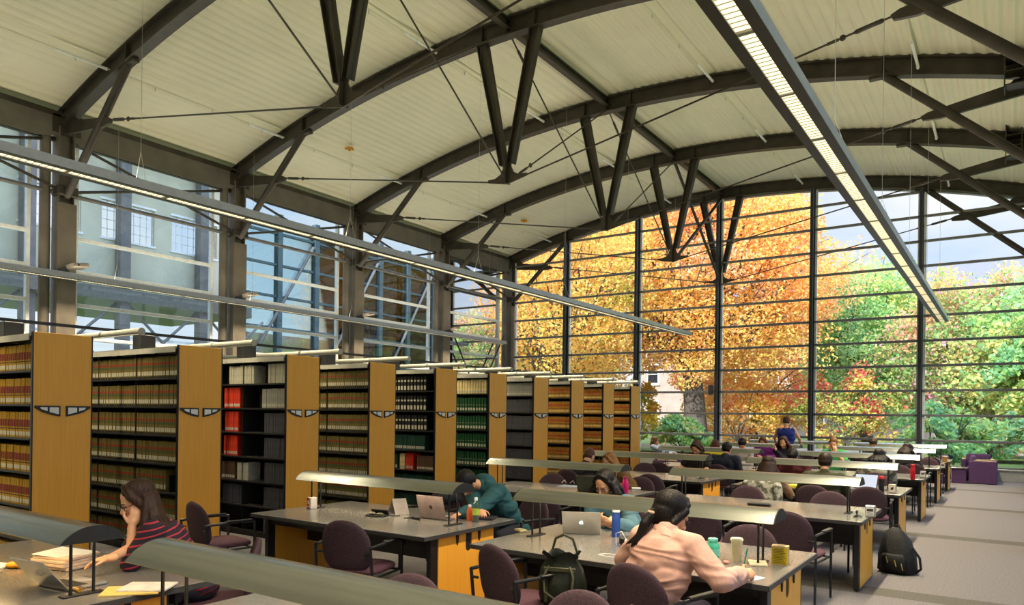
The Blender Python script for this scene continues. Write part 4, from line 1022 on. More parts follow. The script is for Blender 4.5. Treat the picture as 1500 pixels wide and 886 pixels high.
# handbag on the turned chair: slouched body, gathered neck, loop handles
mb = MB(); lay = [(-.0, .14, .085), (.04, .165, .10), (.14, .165, .095), (.24, .14, .07), (.30, .10, .045), (.34, .13, .065)]
seg = 28; vs = []; fs = []
for i, (z, a, b) in enumerate(lay):
    for j in range(seg):
        q = 2*PI*j/seg; w_ = 1+.05*math.sin(3*q+i)+(.08*math.sin(9*q) if i > 2 else .02*math.sin(7*q)); vs.append((a*w_*math.cos(q), b*w_*math.sin(q), z+(.02*math.sin(4*q) if i == 5 else 0)))
for i in range(len(lay)-1):
    for j in range(seg): fs.append((i*seg+j, i*seg+(j+1) % seg, (i+1)*seg+(j+1) % seg, (i+1)*seg+j))
fs.append(tuple(range(seg))); mb.add(vs, fs); mb.build('bag_body', GB, HB, smooth=True, angle=0)
for s in (-1, 1):
    mb = MB(); pts = [(-.08, s*.085, .2), (-.09, s*.1, .32), (-.06, s*.09, .42), (0, s*.07, .45), (.06, s*.09, .42), (.09, s*.1, .32), (.08, s*.085, .2)] if s > 0 else [(-.07, s*.085, .26), (-.10, s*.12, .2), (-.09, s*.14, .1), (0, s*.15, .045), (.09, s*.14, .1), (.10, s*.12, .2), (.07, s*.085, .26)]
    mb.tube(pts, .009, 8); mb.build('handle', GT, HB, smooth=True)
mb = MB()
for x in (-.09, .09): mb.bbox((x, -.092, .13), (.022, .012, .22), .004)
mb.bbox((0, -.085, .24), (.22, .012, .03), .004); mb.build('strap', GT, HB)
# backpack on the floor by the fifth row table
t = thing('backpack', 'black backpack slumped on the carpet against the end of a table', 'backpack', (-1.04, 9.35, 0), R(-12))
mb = MB(); seg = 28; lay = [(0, .17, .13, 0), (.03, .20, .16, 0), (.2, .19, .15, .01), (.36, .15, .11, .03), (.46, .09, .07, .05), (.50, .03, .02, .05)]
vs = []; fs = []
for i, (z, a, b, oy) in enumerate(lay):
    for j in range(seg):
        q = 2*PI*j/seg; c, s_ = math.cos(q), math.sin(q); w_ = 1+.03*math.sin(5*q+i*2); vs.append((a*w_*abs(c)**.7*(1 if c > 0 else -1)-oy, b*w_*abs(s_)**.7*(1 if s_ > 0 else -1)+oy, z))
for i in range(len(lay)-1):
    for j in range(seg): fs.append((i*seg+j, i*seg+(j+1) % seg, (i+1)*seg+(j+1) % seg, (i+1)*seg+j))
fs.append(tuple(range(seg))); fs.append(tuple((len(lay)-1)*seg+j for j in range(seg))); mb.add(vs, fs); BKM = cm(14, 14, 15, .75, bump=.4, bscale=40)
mb.build('bag_body', BKM, t, smooth=True, angle=0)
mb = MB(); mb.bbox((.0, -.16, .13), (.26, .07, .2), .03); mb.build('front_pocket', BKM, t, smooth=True, angle=0)
mb = MB()
for x, z in ((-.06, .2), (.03, .17), (.1, .14)): mb.tube([(x, -.2, z), (x+.02, -.205, z-.07)], .005, 6)
mb.build('zip_pull', cm(170, 150, 70), t)
mb = MB(); mb.tube([(-.08, .1, .44), (-.12, .14, .5), (-.04, .14, .52), (.0, .1, .46)], .012, 8); mb.build('carry_loop', BKM, t, smooth=True); mb = MB(); mb.tube([(.16, -.02, .3), (.24, -.04, .2), (.25, -.03, .08), (.19, -.01, .02)], .014, 8); mb.build('strap', BKM, t, smooth=True)
# lounge armchairs near the glass wall
def lounge(x, y, rz, lab):
    t = thing('lounge_chair', lab, 'armchair', (x, y, 0), rz, 'purple lounge chairs')   # faces +Y locally
    for s in (-1, 1):
        mb = MB(); mb.bbox((s*.34, 0, .31), (.11, .66, .62), .02); mb.build('side', 'purple', t)
        mb = MB(); mb.bbox((s*.34, .05, .632), (.09, .5, .025), .008); mb.build('arm_cap', 'tan', t)
    mb = MB(); mb.bbox((0, -.28, .42), (.60, .13, .70), .04, rot=Euler((R(-6), 0, 0)).to_matrix()); mb.build('backrest', 'purple', t, smooth=True, angle=50)
    mb = MB(); mb.bbox((0, .05, .34), (.57, .56, .16), .04); mb.build('seat_cushion', 'purple', t, smooth=True, angle=50)
    mb = MB(); mb.bbox((0, .05, .15), (.57, .54, .22), .01); mb.build('seat_base', 'purple', t)
lounge(-.60, 24.0, R(-90), 'purple lounge chair side-on before the glass wall, nearest the open aisle')
lounge(-.75, 24.85, R(180), 'purple lounge chair against the glass wall behind the side-on one')
lounge(-1.75, 23.4, R(80), 'purple lounge chair behind the end of the last reading table')
lounge(-7.3, 18.9, R(-75), 'purple lounge chair holding a reader beside the last bookcase')
lounge(-6.1, 19.6, R(160), 'purple lounge chair beside the glass wall, behind the bookcase-side lamps')
lounge(-7.2, 17.75, R(-90), 'purple lounge chair just beyond the last bookcase end panel')
t = thing('side_table', 'low dark table between the purple lounge chairs by the aisle', 'side table', (-1.15, 23.75, 0)); mb = MB(); mb.bbox((0, 0, .42), (.4, .5, .03), .01); mb.build('table_top', 'table', t); mb = MB(); mb.bbox((0, 0, .2), (.34, .44, .40), .01); mb.build('table_base', 'purple', t)
t = thing('bench', 'pale upholstered round-fronted bench at the aisle edge', 'bench', (.62, 22.6, 0)); mb = MB(); mb.prism([(-.28, .06), (.28, .06), (.28, .42), (.22, .5), (.1, .54), (-.1, .54), (-.22, .5), (-.28, .40)], -.9, .9, 'Y'); mb.build('bench_cushion', cm(170, 172, 178), t); mb = MB(); mb.prism([(-.27, .06), (.27, .06), (.27, .42), (.1, .52), (-.1, .52), (-.27, .38)], -.93, -.9, 'Y'); mb.build('bench_end', 'tan', t); mb = MB(); mb.box(-.22, .22, -.85, .85, 0, .06); mb.build('plinth', 'black', t)
# ------------------------------------------------------------------ people
def solid(mb, name, mats, parent, voxel, smooth=4, disp=0, dscale=9, seed=0, fold=0):
    o = mb.build('tmp', mats, None)
    md = o.modifiers.new('r', 'REMESH'); md.mode = 'VOXEL'; md.voxel_size = voxel; md.use_smooth_shade = True
    if smooth: ms = o.modifiers.new('s', 'SMOOTH'); ms.iterations = smooth; ms.factor = .5
    dg = bpy.context.evaluated_depsgraph_get(); dg.update()
    me = bpy.data.meshes.new_from_object(o.evaluated_get(dg)); me.name = name
    old = o.data; bpy.data.objects.remove(o); bpy.data.meshes.remove(old)
    if disp or fold:
        n = len(me.vertices); co_ = np.empty(n*3); me.vertices.foreach_get('co', co_); no = np.empty(n*3); me.vertices.foreach_get('normal', no)
        co_ = co_.reshape(-1, 3); no = no.reshape(-1, 3); amp = np.empty(n)
        for i in range(n):
            p = co_[i]; q = Vector((p[0]*dscale+seed, p[1]*dscale, p[2]*dscale*.8)); v = noise.noise(q)
            if fold:
                q2 = Vector((p[0]*5+seed, p[1]*5, p[2]*11)); wv = noise.noise(q2*.7)*1.4; v2 = 1-abs(noise.noise(q2+Vector((wv, wv*.5, wv))))*3.2
                amp[i] = disp*v+fold*max(-.6, v2)
            else: amp[i] = disp*v
        co_ += no*amp[:, None]; me.vertices.foreach_set('co', co_.ravel())
    me.shade_smooth()
    me.materials.clear()
    for x in (mats if isinstance(mats, (list, tuple)) else [mats]): me.materials.append(M[x] if isinstance(x, str) else x)
    ob = bpy.data.objects.new(name, me); C.objects.link(ob); ob.parent = parent
    return ob
def ik(S, W, a, b, pole):
    d = W-S; L_ = d.length
    if L_ > (a+b)*.985: W = S+d*((a+b)*.985/L_); d = W-S; L_ = d.length
    L_ = max(L_, .08)
    x = (a*a-b*b+L_*L_)/(2*L_); h = math.sqrt(max(a*a-x*x, 1e-5)); u = d.normalized(); p = (pole-u*pole.dot(u)).normalized()
    return S+u*x+p*h, W
def hand(mb, W, d, n, side, curl=.5, s=1.0, spread=1.0, r=.0082):
    """W wrist, d pointing direction, n direction the palm faces, side: thumb direction"""
    d = d.normalized(); n = (n-d*n.dot(d)).normalized(); sd = d.cross(n).normalized()
    if sd.dot(side) < 0: sd = -sd
    rot = Matrix((sd, d, n)).transposed()
    mb.ell(W+d*.045*s, (.040*s, .052*s, .016*s), 12, 8, rot=rot)
    mb.cap(W-d*.02*s, W+d*.03*s, .024*s, .024*s)
    for k, (o, L_) in enumerate(((.030, .068), (.010, .078), (-.010, .072), (-.029, .056))):
        p = W+d*(.083-.006*abs(k-1))*s+sd*o*s; dd = (d+sd*o*3*spread).normalized(); c = curl*(.8+.12*k)
        for seg, f in enumerate((.45, .32, .25)):
            q = (dd*math.cos(c)+n*math.sin(c)).normalized(); p2 = p+q*L_*f*s; mb.cap(p, p2, r*s*(1-.08*seg), r*s*(.94-.08*seg), 8); p = p2; c += curl*.75
    p = W+d*.02*s+sd*.03*s; q = (d*.62+sd*.7+n*.25).normalized(); p2 = p+q*.045*s; mb.cap(p, p2, r*1.45*s, r*1.2*s, 8)
    q = (d*.85+sd*.25+n*.4*(.5+curl)).normalized(); mb.cap(p2, p2+q*.038*s, r*1.2*s, r*1.0*s, 8)
def person(lab, hips, head, rz, skin, top, trouser=(30, 32, 42), hair='short', hairc=(30, 22, 16), vox=.011, pitch=25, yaw=0, roll=0,
           hands=None, sleeve=1.0, neckp=None, sh=.185, stand=False, glasses=False, jacket=0, build_=1.0, stripes=None, hood=False, dirs=None, curl=(.5, .5), poles=None, tank=False, detail=False, hem=.50, topm=None, hairlen=.3, legs=True, elbows=None, hspan=105, hs=1.0, collar=None):
    t = thing('person', lab, 'person', (hips[0], hips[1], 0), rz)
    Wm = Matrix.Translation((hips[0], hips[1], 0)) @ Matrix.Rotation(rz, 4, 'Z'); Wi = Wm.inverted()
    H = Wi @ Vector(head); hz = .56 if not stand else .93
    RH = (Euler((R(-pitch), 0, R(yaw))).to_matrix() if False else (Matrix.Rotation(R(yaw), 3, 'Z') @ Matrix.Rotation(R(-pitch), 3, 'X') @ Matrix.Rotation(R(roll), 3, 'Y')))
    TH = Matrix.Translation(H) @ RH.to_4x4() @ Matrix.Scale(hs, 4)
    P = Vector((0, 0, hz))
    N = Wi @ Vector(neckp) if neckp is not None else H+RH @ Vector((0, -.075, -.155))*.6+Vector((0, -.02, -.07))
    ax = (N-P).normalized(); xs = Vector((1, 0, 0)); fwd = xs.cross(ax)*-1; fwd = ax.cross(xs); fwd = -fwd if fwd.y < 0 else fwd
    # shoulders
    S = [N-ax*.045+xs*sgn*sh*build_+fwd*.015 for sgn in (-1, 1)]
    Lt = (N-P).length
    chest = P+ax*Lt*.68; waist = P+ax*Lt*.30
    rotT = Matrix((xs, fwd, ax)).transposed()
    if hands is None: hands = [None, None]
    WR = []; EL = []
    for i, sgn in enumerate((-1, 1)):
        hd = hands[i]
        tgt = (Wi @ Vector(hd)) if hd is not None else Vector((sgn*.16, .36, TZ+.03 if not stand else 1.05))
        pole = Vector((sgn*.6, -.35, -.7)) if not poles or poles[i] is None else Vector(poles[i])
        e, w = ik(S[i], tgt, .275*build_, .245*build_, pole)
        if elbows and elbows[i] is not None: e = Wi @ Vector(elbows[i]); w = tgt
        EL.append(e); WR.append(w)
    ub = .030 if vox < .008 else .032
    mb = MB()
    # torso core
    mb.ell(P, (.145*build_, .105, .11), 14, 9, rot=rotT); mb.ell(waist, (.125*build_, .095, .16), 14, 9, rot=rotT)
    mb.ell(chest, (.15*build_, .105, .17), 14, 9, rot=rotT); mb.cap(S[0], S[1], .050, .050)
    Hb = H+RH @ Vector((0, -.035, -.06)); mb.cap(N-ax*.02, Hb, .057, .052)
    for i, sgn in enumerate((-1, 1)):
        mb.cap(S[i], EL[i], .050*build_, .038*build_); mb.cap(EL[i], WR[i], .038*build_, .025)
        d = (WR[i]-EL[i]).normalized(); n = Vector((0, 0, -1))
        if dirs and dirs[i] is not None:
            d2, n2 = dirs[i]; d = Vector(d2).normalized(); n = Vector(n2)
        if abs(d.dot(n)) > .95: n = Vector((-sgn, 0, 0))
        hand(mb, WR[i], d, n, Vector((-sgn, .2, .2)), curl[i], 1.0 if vox < .008 else 1.04, r=.0084 if vox < .008 else .0095)
    # head
    def h(p): return TH @ Vector(p)
    def he(c, r_, n_=14, k_=10): mb.ell(h(c), tuple(q_*hs for q_ in r_), n_, k_, rot=RH)
    he((0, -.012, .03), (.075, .095, .087), 20, 14); he((0, .022, -.02), (.061, .066, .088), 18, 12)
    mb.cap(h((0, -.01, -.065)), h((0, .045, -.088)), .047, .028); he((0, .066, -.098), (.017, .015, .014))
    for sgn in (-1, 1):
        he((sgn*.034, .050, -.03), (.028, .03, .032)); he((sgn*.076, -.008, -.012), (.009, .018, .032))
        he((sgn*.011, .097, -.040), (.008, .010, .008), 10, 6)
    mb.cap(h((-.034, .076, .014)), h((.034, .076, .014)), .012, .012); mb.cap(h((0, .082, .004)), h((0, .108, -.034)), .008, .0115)
    he((0, .084, -.064), (.022, .010, .0055)); he((0, .083, -.073), (.018, .010, .0055))
    # legs
    if stand:
        HP = [Vector((s_*.09, 0, .90)) for s_ in (-1, 1)]; KN = [Vector((s_*.10, .01, .49)) for s_ in (-1, 1)]; AN = [Vector((s_*.11, -.02, .09)) for s_ in (-1, 1)]
    else:
        HP = [Vector((s_*.09, .02, .545)) for s_ in (-1, 1)]; KN = [Vector((s_*.13, .41, .525)) for s_ in (-1, 1)]; AN = [Vector((s_*.13, .36+.06*s_, .09)) for s_ in (-1, 1)]
    if legs:
        for i in (0, 1):
            mb.cap(HP[i], KN[i], .070*build_, .048); mb.cap(KN[i], AN[i], .048, .034); mb.cap(AN[i]+Vector((0, 0, -.035)), AN[i]+Vector((0, .13, -.055)), .035, .028)
    skm = cm(*skin, .5)
    body = solid(mb, 'body', skm, t, vox, 3)
    # eyes, brows, lips
    for sgn in (-1, 1):
        m_ = MB(); m_.ell(h((sgn*.031, .0775, -.006)), (.0135, .008, .0045), 12, 8, rot=RH); m_.build('eye', cm(40, 28, 22, .4), t, smooth=True)
        m_ = MB(); m_.tube([h((sgn*.014, .0885, .016)), h((sgn*.03, .0885, .021)), h((sgn*.05, .078, .017))], .0032, 6); m_.build('eyebrow', cm(*hairc), t, smooth=True)
    m_ = MB(); m_.ell(h((0, .0855, -.0645)), (.021, .010, .0048), 12, 6, rot=RH); m_.ell(h((0, .0845, -.073)), (.017, .010, .0048), 12, 6, rot=RH); m_.build('lips', cm(min(255, skin[0]), int(skin[1]*.68), int(skin[2]*.68), .5), t, smooth=True)
    # garment on the torso and arms
    jk = .014+jacket
    m_ = MB(); b_ = build_
    m_.ell(P+ax*.0, (.16*b_+jk, .12+jk, .13), 16, 10, rot=rotT) if not stand else m_.ell(P+ax*.03, (.15*b_+jk, .11+jk, .14), 16, 10, rot=rotT)
    m_.ell(waist, (.135*b_+jk, .108+jk, .19), 16, 10, rot=rotT); m_.ell(chest, (.162*b_+jk, .115+jk, .185), 16, 10, rot=rotT)
    m_.cap(chest-xs*.10*b_+ax*.02, chest+xs*.10*b_+ax*.02, .11+jk*.6, .11+jk*.6)
    m_.cap(chest-xs*.11*b_-ax*.10, chest+xs*.11*b_-ax*.10, .105+jk*.6, .105+jk*.6); m_.cap(waist-xs*.07*b_, waist+xs*.07*b_, .105+jk*.6, .105+jk*.6)
    for sg_ in (-1, 1): m_.cap(chest+xs*sg_*.12*b_+ax*.03, S[0 if sg_ < 0 else 1]-ax*.03-xs*sg_*.03, .085+jk*.5, .066+jk*.6)
    if not tank:
        m_.cap(S[0], S[1], .058+jk, .058+jk)
        for i in (0, 1):
            if sleeve >= .99: m_.cap(S[i], EL[i], .056*b_+jk, .045*b_+jk); m_.cap(EL[i], EL[i]+(WR[i]-EL[i])*.93, .045*b_+jk, .031+jk*.8)
            elif sleeve > .5: m_.cap(S[i], EL[i], .056*b_+jk, .045*b_+jk); m_.cap(EL[i], EL[i]+(WR[i]-EL[i])*(sleeve-.5)*1.6, .045*b_+jk, .04+jk)
            else: m_.cap(S[i], S[i]+(EL[i]-S[i])*(sleeve*2), .060*b_+jk, .056*b_+jk)
        m_.cap(N-ax*.04, N+ax*.0+(Hb-N)*.12, .075+jk*.5, .064+jk*.4)
    else:
        for i in (0, 1): m_.cap(chest+ax*.02+xs*(-.07 if i == 0 else .07), N-ax*.03+xs*(-.075 if i == 0 else .075), .08, .035)
    tm = topm or (M['stripe'] if stripes else cm(*top, .85, bump=.15, bscale=150))
    solid(m_, 'jacket' if jacket else 'top', tm, t, max(vox, .0085), 12, .005, 7, hips[0]*7, .006 if detail else .004)
    if collar or jacket:
        cN = N+(Hb-N)*.10; m_ = MB(); dC = (Hb-N).normalized(); uC = xs; vC = dC.cross(uC).normalized(); rg_ = []
        for (rr_, hh_) in ((.088, -.045), (.080, .02), (.072, .035), (.066, .03), (.062, -.02)):
            rg_.append([cN+dC*hh_+(uC*math.cos(2*PI*k/24)+vC*math.sin(2*PI*k/24))*rr_*(1+.04*math.sin(k)) for k in range(24)])
        V_ = [q for r_ in rg_ for q in r_]; m_.add(V_, [(i_*24+k, i_*24+(k+1)%24, (i_+1)*24+(k+1)%24, (i_+1)*24+k) for i_ in range(4) for k in range(24)]); m_.build('collar', cm(*collar, .9) if collar else tm, t, smooth=True)
    if hood:
        m_ = MB(); hc = N-fwd*.055+ax*.02; m_.ell(hc, (.13, .085, .085), 14, 10, rot=rotT); m_.cap(hc-xs*.08+fwd*.05, hc+xs*.08+fwd*.05, .05, .05); m_.cap(hc-xs*.1+fwd*.04, N-ax*.16+fwd*.11-xs*.05, .04, .03); m_.cap(hc+xs*.1+fwd*.04, N-ax*.16+fwd*.11+xs*.05, .04, .03)
        solid(m_, 'hood', tm, t, .011, 4, .006, 11, 3, .003)
    # trousers and shoes
    if legs:
        m_ = MB(); m_.ell(P-Vector((0, 0, .02)), (.158*b_, .122, .10), 14, 9)
        for i in (0, 1): m_.cap(HP[i], KN[i], .084*b_, .062); m_.cap(KN[i], AN[i]+Vector((0, 0, .02)), .060, .050)
        solid(m_, 'trousers', cm(*trouser, .9), t, max(vox, .012), 4, .004, 9, 5)
        for i in (0, 1):
            m_ = MB(); m_.cap(AN[i]+Vector((0, -.03, -.045)), AN[i]+Vector((0, .15, -.055)), .043, .034); m_.cap(AN[i], AN[i]+Vector((0, .03, -.04)), .045, .04); solid(m_, 'shoe', cm(28, 26, 26, .6), t, .012, 2)
    # hair
    m_ = MB(); hm = cm(*hairc, .5, var=.3, scale=1, stretch=(90, 90, 6), bump=.5, bscale=1.6, spec=.3)
    def hl(c, r_): m_.ell(h(c), tuple(q_*hs*1.02 for q_ in r_), 20, 14, rot=RH)
    hv = max(.006, vox*.8)
    if hair in ('short', 'crop'):
        th_ = .006 if hair == 'crop' else .014
        hl((0, -.026, .044), (.077+th_, .094+th_, .082+th_)); hl((0, -.045, .0), (.07+th_, .07+th_, .07))
        if hair == 'short': hl((0, .035, .098), (.055, .045, .028))
    else:
        hl((0, -.032, .042), (.087, .104, .090)); hl((0, -.05, -.01), (.083, .075, .10))
        for sgn in (-1, 1): m_.cap(h((sgn*.07, .03, .045)), h((sgn*.083, -.01, -.05)), .026, .024)
        for sgn in (-1, 1): m_.cap(h((sgn*.010, .030, .112)), h((sgn*.058, .030, .080)), .019, .020); m_.cap(h((sgn*.058, .030, .080)), h((sgn*.082, .0, .0)), .020, .017)
        if hair == 'bob':
            for a in range(-70, 71, 14):
                q = R(a); m_.cap(h((.085*math.sin(q), -.03-.075*math.cos(q), -.01)), h((.088*math.sin(q), -.03-.08*math.cos(q), -.13)), .03, .02)
        if hair == 'pony':
            b0 = TH @ Vector((0, -.112, -.045)); dn = (Vector((0, -.42, -1))).normalized()
            m_.ell(b0, (.028, .028, .026)); m_.cap(b0, b0+dn*.08+Vector((-.02, -.02, 0)), .027, .034); m_.cap(b0+dn*.08+Vector((-.02, -.02, 0)), b0+dn*.20+Vector((-.05, -.02, 0)), .034, .020)
            for k in range(5): m_.cap(b0+dn*.15+Vector((-.04, -.02, 0)), b0+dn*(.215+.01*(k % 3))+Vector((-.035-.02*k, -.03, 0)), .018, .006)
        if hair == 'long':
            g = Vector((0, 0, -1)); back = -fwd
            for a in range(-hspan, hspan+1, 9):
                q = R(a); rs_ = random.Random(a)
                p0 = h((.085*math.sin(q), -.028-.085*math.cos(q), .0)); ln = hairlen*(1-.18*rs_.random())
                side_ = xs*math.sin(q)*(.03+.04*rs_.random())
                bk = back*(.055+.02*math.cos(q)) if abs(a) < 75 else back*(-.01)
                p1 = p0+g*ln*.4+side_+bk*.6; p2 = p0+g*ln*.75+side_*1.2+bk*(1.3+.2*rs_.random()); p3 = p0+g*ln*(1.02)+side_*(.9+.4*rs_.random())+bk*(1.6+.5*rs_.random())
                m_.cap(p0, p1, .026, .027); m_.cap(p1, p2, .027, .022); m_.cap(p2, p3, .021, .005)
    solid(m_, 'hair', hm, t, hv, 3, .0025, 22, 2, 0)
    if hair == 'pony':
        m_ = MB(); b0 = TH @ Vector((0, -.112, -.05)); m_.ell(b0, (.034, .032, .02)); m_.build('hair_tie', cm(200, 170, 150), t, smooth=True)
    if glasses:
        m_ = MB()
        for sgn in (-1, 1):
            pts = [h((sgn*.031+.0235*math.cos(a), .096-.004*abs(math.cos(a)), -.006+.0165*math.sin(a))) for a in [2*PI*k/20 for k in range(21)]]
            m_.tube(pts, .0024, 6); m_.tube([h((sgn*.0545, .092, -.002)), h((sgn*.073, .07, .0)), h((sgn*.083, -.01, .0))], .0024, 6)
        m_.tube([h((-.008, .101, -.002)), h((.008, .101, -.002))], .0022, 6); m_.build('glasses', 'blackp', t, smooth=True)
    return t

def stripe_mat():
    m, nt, N_, L = newmat('striped_knit'); out = N_.new('ShaderNodeOutputMaterial'); b = N_.new('ShaderNodeBsdfPrincipled'); L.new(b.outputs[0], out.inputs[0])
    tc = N_.new('ShaderNodeTexCoord'); sp = N_.new('ShaderNodeSeparateXYZ'); L.new(tc.outputs['Object'], sp.inputs[0])
    nz = N_.new('ShaderNodeTexNoise'); nz.inputs['Scale'].default_value = 3; L.new(tc.outputs['Object'], nz.inputs[0])
    a = N_.new('ShaderNodeMath'); a.operation = 'MULTIPLY_ADD'; a.inputs[1].default_value = .05; L.new(nz.outputs[0], a.inputs[0]); L.new(sp.outputs['Z'], a.inputs[2])
    c = N_.new('ShaderNodeMath'); c.operation = 'MULTIPLY_ADD'; c.inputs[1].default_value = .25; L.new(sp.outputs['Y'], c.inputs[0]); L.new(a.outputs[0], c.inputs[2])
    d = N_.new('ShaderNodeMath'); d.operation = 'MODULO'; d.inputs[1].default_value = .042; ad = N_.new('ShaderNodeMath'); ad.inputs[1].default_value = 4.2; L.new(c.outputs[0], ad.inputs[0]); L.new(ad.outputs[0], d.inputs[0])
    e = N_.new('ShaderNodeMath'); e.operation = 'LESS_THAN'; e.inputs[1].default_value = .0095; L.new(d.outputs[0], e.inputs[0])
    mx = N_.new('ShaderNodeMixRGB'); mx.inputs[1].default_value = (.022, .010, .022, 1); mx.inputs[2].default_value = (.42, .03, .05, 1); L.new(e.outputs[0], mx.inputs[0]); L.new(mx.outputs[0], b.inputs['Base Color']); b.inputs['Roughness'].default_value = .9
    return m
M['stripe'] = stripe_mat()
plaid = mat('camouflage_cloth', (.10, .10, .07), .9, col2=(.42, .40, .33), scale=14, thr=(.45, .55))

SK1 = (226, 170, 130); SK2 = (214, 158, 118); SK3 = (205, 150, 112)
# woman in the striped top, chin in hand
hd = onY(200, 733, 2.50); w_ = hd+Vector((.052, -.055, -.150))
person('young woman with long brown hair and glasses in a dark red-striped top, chin in hand', (-4.55, 2.90), hd, R(147), SK1, None, hair='long', hairc=(54, 34, 24), vox=.0055, pitch=24, yaw=16, roll=0, hspan=80, elbows=[(w_.x+.015, w_.y-.01, .79), None],
       hands=[tuple(w_), tuple(onZ(124, 846, TZ+.05))], sleeve=.5, stripes=True, glasses=True, detail=True, hairlen=.40,
       dirs=[((-.05, -.28, 1), (1, .0, .1)), ((.1, 1, -.12), (0, 0, -1))], curl=(.22, .42), poles=[(-.25, .25, -1), (.8, -.3, -.3)], sh=.17)
# man in the teal jacket, head bowed
person('man in teal hooded jacket bowed low over the table, black hair', (-4.28, 6.30), onY(684, 708, 5.82), R(175), SK2, (34, 78, 84), hair='short', hairc=(20, 17, 17), vox=.007, pitch=62, neckp=tuple(onY(708, 711, 6.03)), jacket=.016, hood=True, detail=True,
       hands=[tuple(onZ(676, 752, TZ+.05)), tuple(onZ(706, 752, TZ+.05))], build_=1.0)
# woman in denim jacket
hd = onY(885, 709, 6.02)
person('woman with long black hair and glasses in denim jacket behind the silver laptop', (-3.02, 6.32), hd, R(183), SK2, (84, 118, 128), hair='long', hairc=(22, 16, 15), vox=.0065, pitch=30, yaw=-6, jacket=.012, glasses=True, detail=True, hairlen=.24,
       hands=[tuple(onY(893, 763, 5.80)), tuple(onY(884, 766, 5.82))], dirs=[((1, .3, .25), (0, -.5, .3)), ((-1, .3, .3), (0, -.5, .2))], curl=(.9, .9), sleeve=.8)
# woman in the pink jacket
hd = onY(985, 753, 4.34)
person('woman in pale pink jacket with low black ponytail writing at the table', (-1.82, 4.14), hd, R(-14), SK2, (200, 156, 142), trouser=(38, 36, 50), hs=1.10, build_=.94, hair='pony', hairc=(22, 16, 14), vox=.006, pitch=30, yaw=-28, jacket=.014, glasses=True, detail=True, sh=.195,
       hands=[tuple(onZ(962, 822, TZ+.05)), tuple(onZ(1086, 842, TZ+.05))], elbows=[None, tuple(onZ(1056, 852, TZ+.07))], dirs=[None, ((.5, 1, .1), (-.6, .2, -.5))], curl=(.5, 1.1), poles=[(-.7, -.3, -.4), (.9, -.3, -.25)], neckp=tuple(onY(978, 783, 4.24)))
mb = MB(); mb.tube([(0, 0, 0), (.02, .02, .13)], .0045, 8); mb.tube([(.02, .02, .13), (.0215, .0215, .14)], .0045, 8); o = mb.build('pen', cm(20, 130, 110, .3), loc=onZ(1088, 836, TZ+.04), smooth=True); tag(o, 'teal green pen held upright by the pink jacket woman', 'pen')
# the others
person('broad man in black t-shirt, cropped reddish hair, seen from behind', (-5.86+.12, 10.38), onY(864, 668, 10.62), R(-12), SK1, (22, 22, 25), hair='crop', hairc=(96, 62, 44), build_=1.12, sleeve=.45, pitch=28)
person('young woman with long blond hair in a brown top bowing beside the magenta bottle', (-4.50, 9.78), onY(892, 676, 9.60), R(150), SK1, (92, 66, 28), hair='long', hairc=(132, 92, 50), pitch=25, vox=.009, yaw=6, hairlen=.36)
person('woman with very long dark brown hair seen from behind, tan top', (-2.80, 10.38), onY(1126, 681, 10.50), R(-5), SK2, (150, 118, 90), hair='long', hairc=(44, 27, 19), pitch=15, vox=.009, hairlen=.36, topm=None)
person('man in olive t-shirt with short dark brown hair seen from behind', (-2.12, 10.50), onY(1209, 678, 10.56), R(2), SK1, (50, 52, 28), hair='short', hairc=(44, 30, 20), build_=1.1, pitch=18, vox=.009, sleeve=.45)
person('black haired person in maroon shirt looking down behind a lamp', (-3.02, 12.98), onY(1161, 669, 12.76), R(176), SK2, (74, 22, 30), hair='short', hairc=(24, 18, 18), pitch=45)
person('man in navy blazer seen from behind at the bookcase-side table', (-4.58, 13.62), onY(1065, 658, 13.72), R(-4), SK2, (22, 28, 46), hair='short', hairc=(26, 20, 18), build_=1.15, jacket=.02, pitch=15)
person('person with messy brown hair and bare arms in a black top, facing this way', (-4.78, 13.0), onY(1020, 656, 12.85), R(172), SK1, (24, 22, 24), hair='bob', hairc=(66, 42, 30), sleeve=.3, pitch=40)
person('person in bright yellow top with auburn bobbed hair seen from behind', (-5.62, 16.62), onY(1048, 652, 16.72), R(0), SK1, (214, 190, 20), hair='bob', hairc=(96, 52, 30), pitch=8)
person('dark haired reader in white shirt facing this way, third table row', (-4.9, 16.0), onY(1087, 651, 15.86), R(180), SK2, (180, 172, 165), hair='short', hairc=(32, 26, 30), pitch=30)
person('reader with light brown hair in a purple and magenta top', (-5.15, 19.25), onY(1117, 647, 19.12), R(180), SK1, (120, 30, 130), hair='bob', hairc=(110, 72, 48), pitch=30)
person('brown haired woman resting her face on her hand between the tables', (-3.62, 16.02), onY(1147, 648, 15.88), R(182), SK1, (40, 34, 52), hair='long', hairc=(70, 42, 34), pitch=18, hands=[tuple(onY(1137, 660, 15.75)), None], dirs=[((.2, .1, 1), (1, 0, 0)), None], hairlen=.2)
person('man in green t-shirt with short fair hair, hand at his chin', (-2.95, 16.0), onY(1221, 650, 15.86), R(180), SK1, (66, 160, 90), hair='crop', hairc=(120, 84, 50), pitch=20, sleeve=.4, hands=[tuple(onY(1224, 663, 15.66)), None], dirs=[((.2, .1, 1), (0, -1, 0)), None])
person('person with black hair and camouflage hooded jacket seen from behind', (-1.95, 13.55), onY(1288, 668, 13.66), R(-3), SK2, (90, 88, 66), hair='long', hairc=(20, 17, 16), pitch=5, topm=plaid, jacket=.02, hood=True, hairlen=.12)
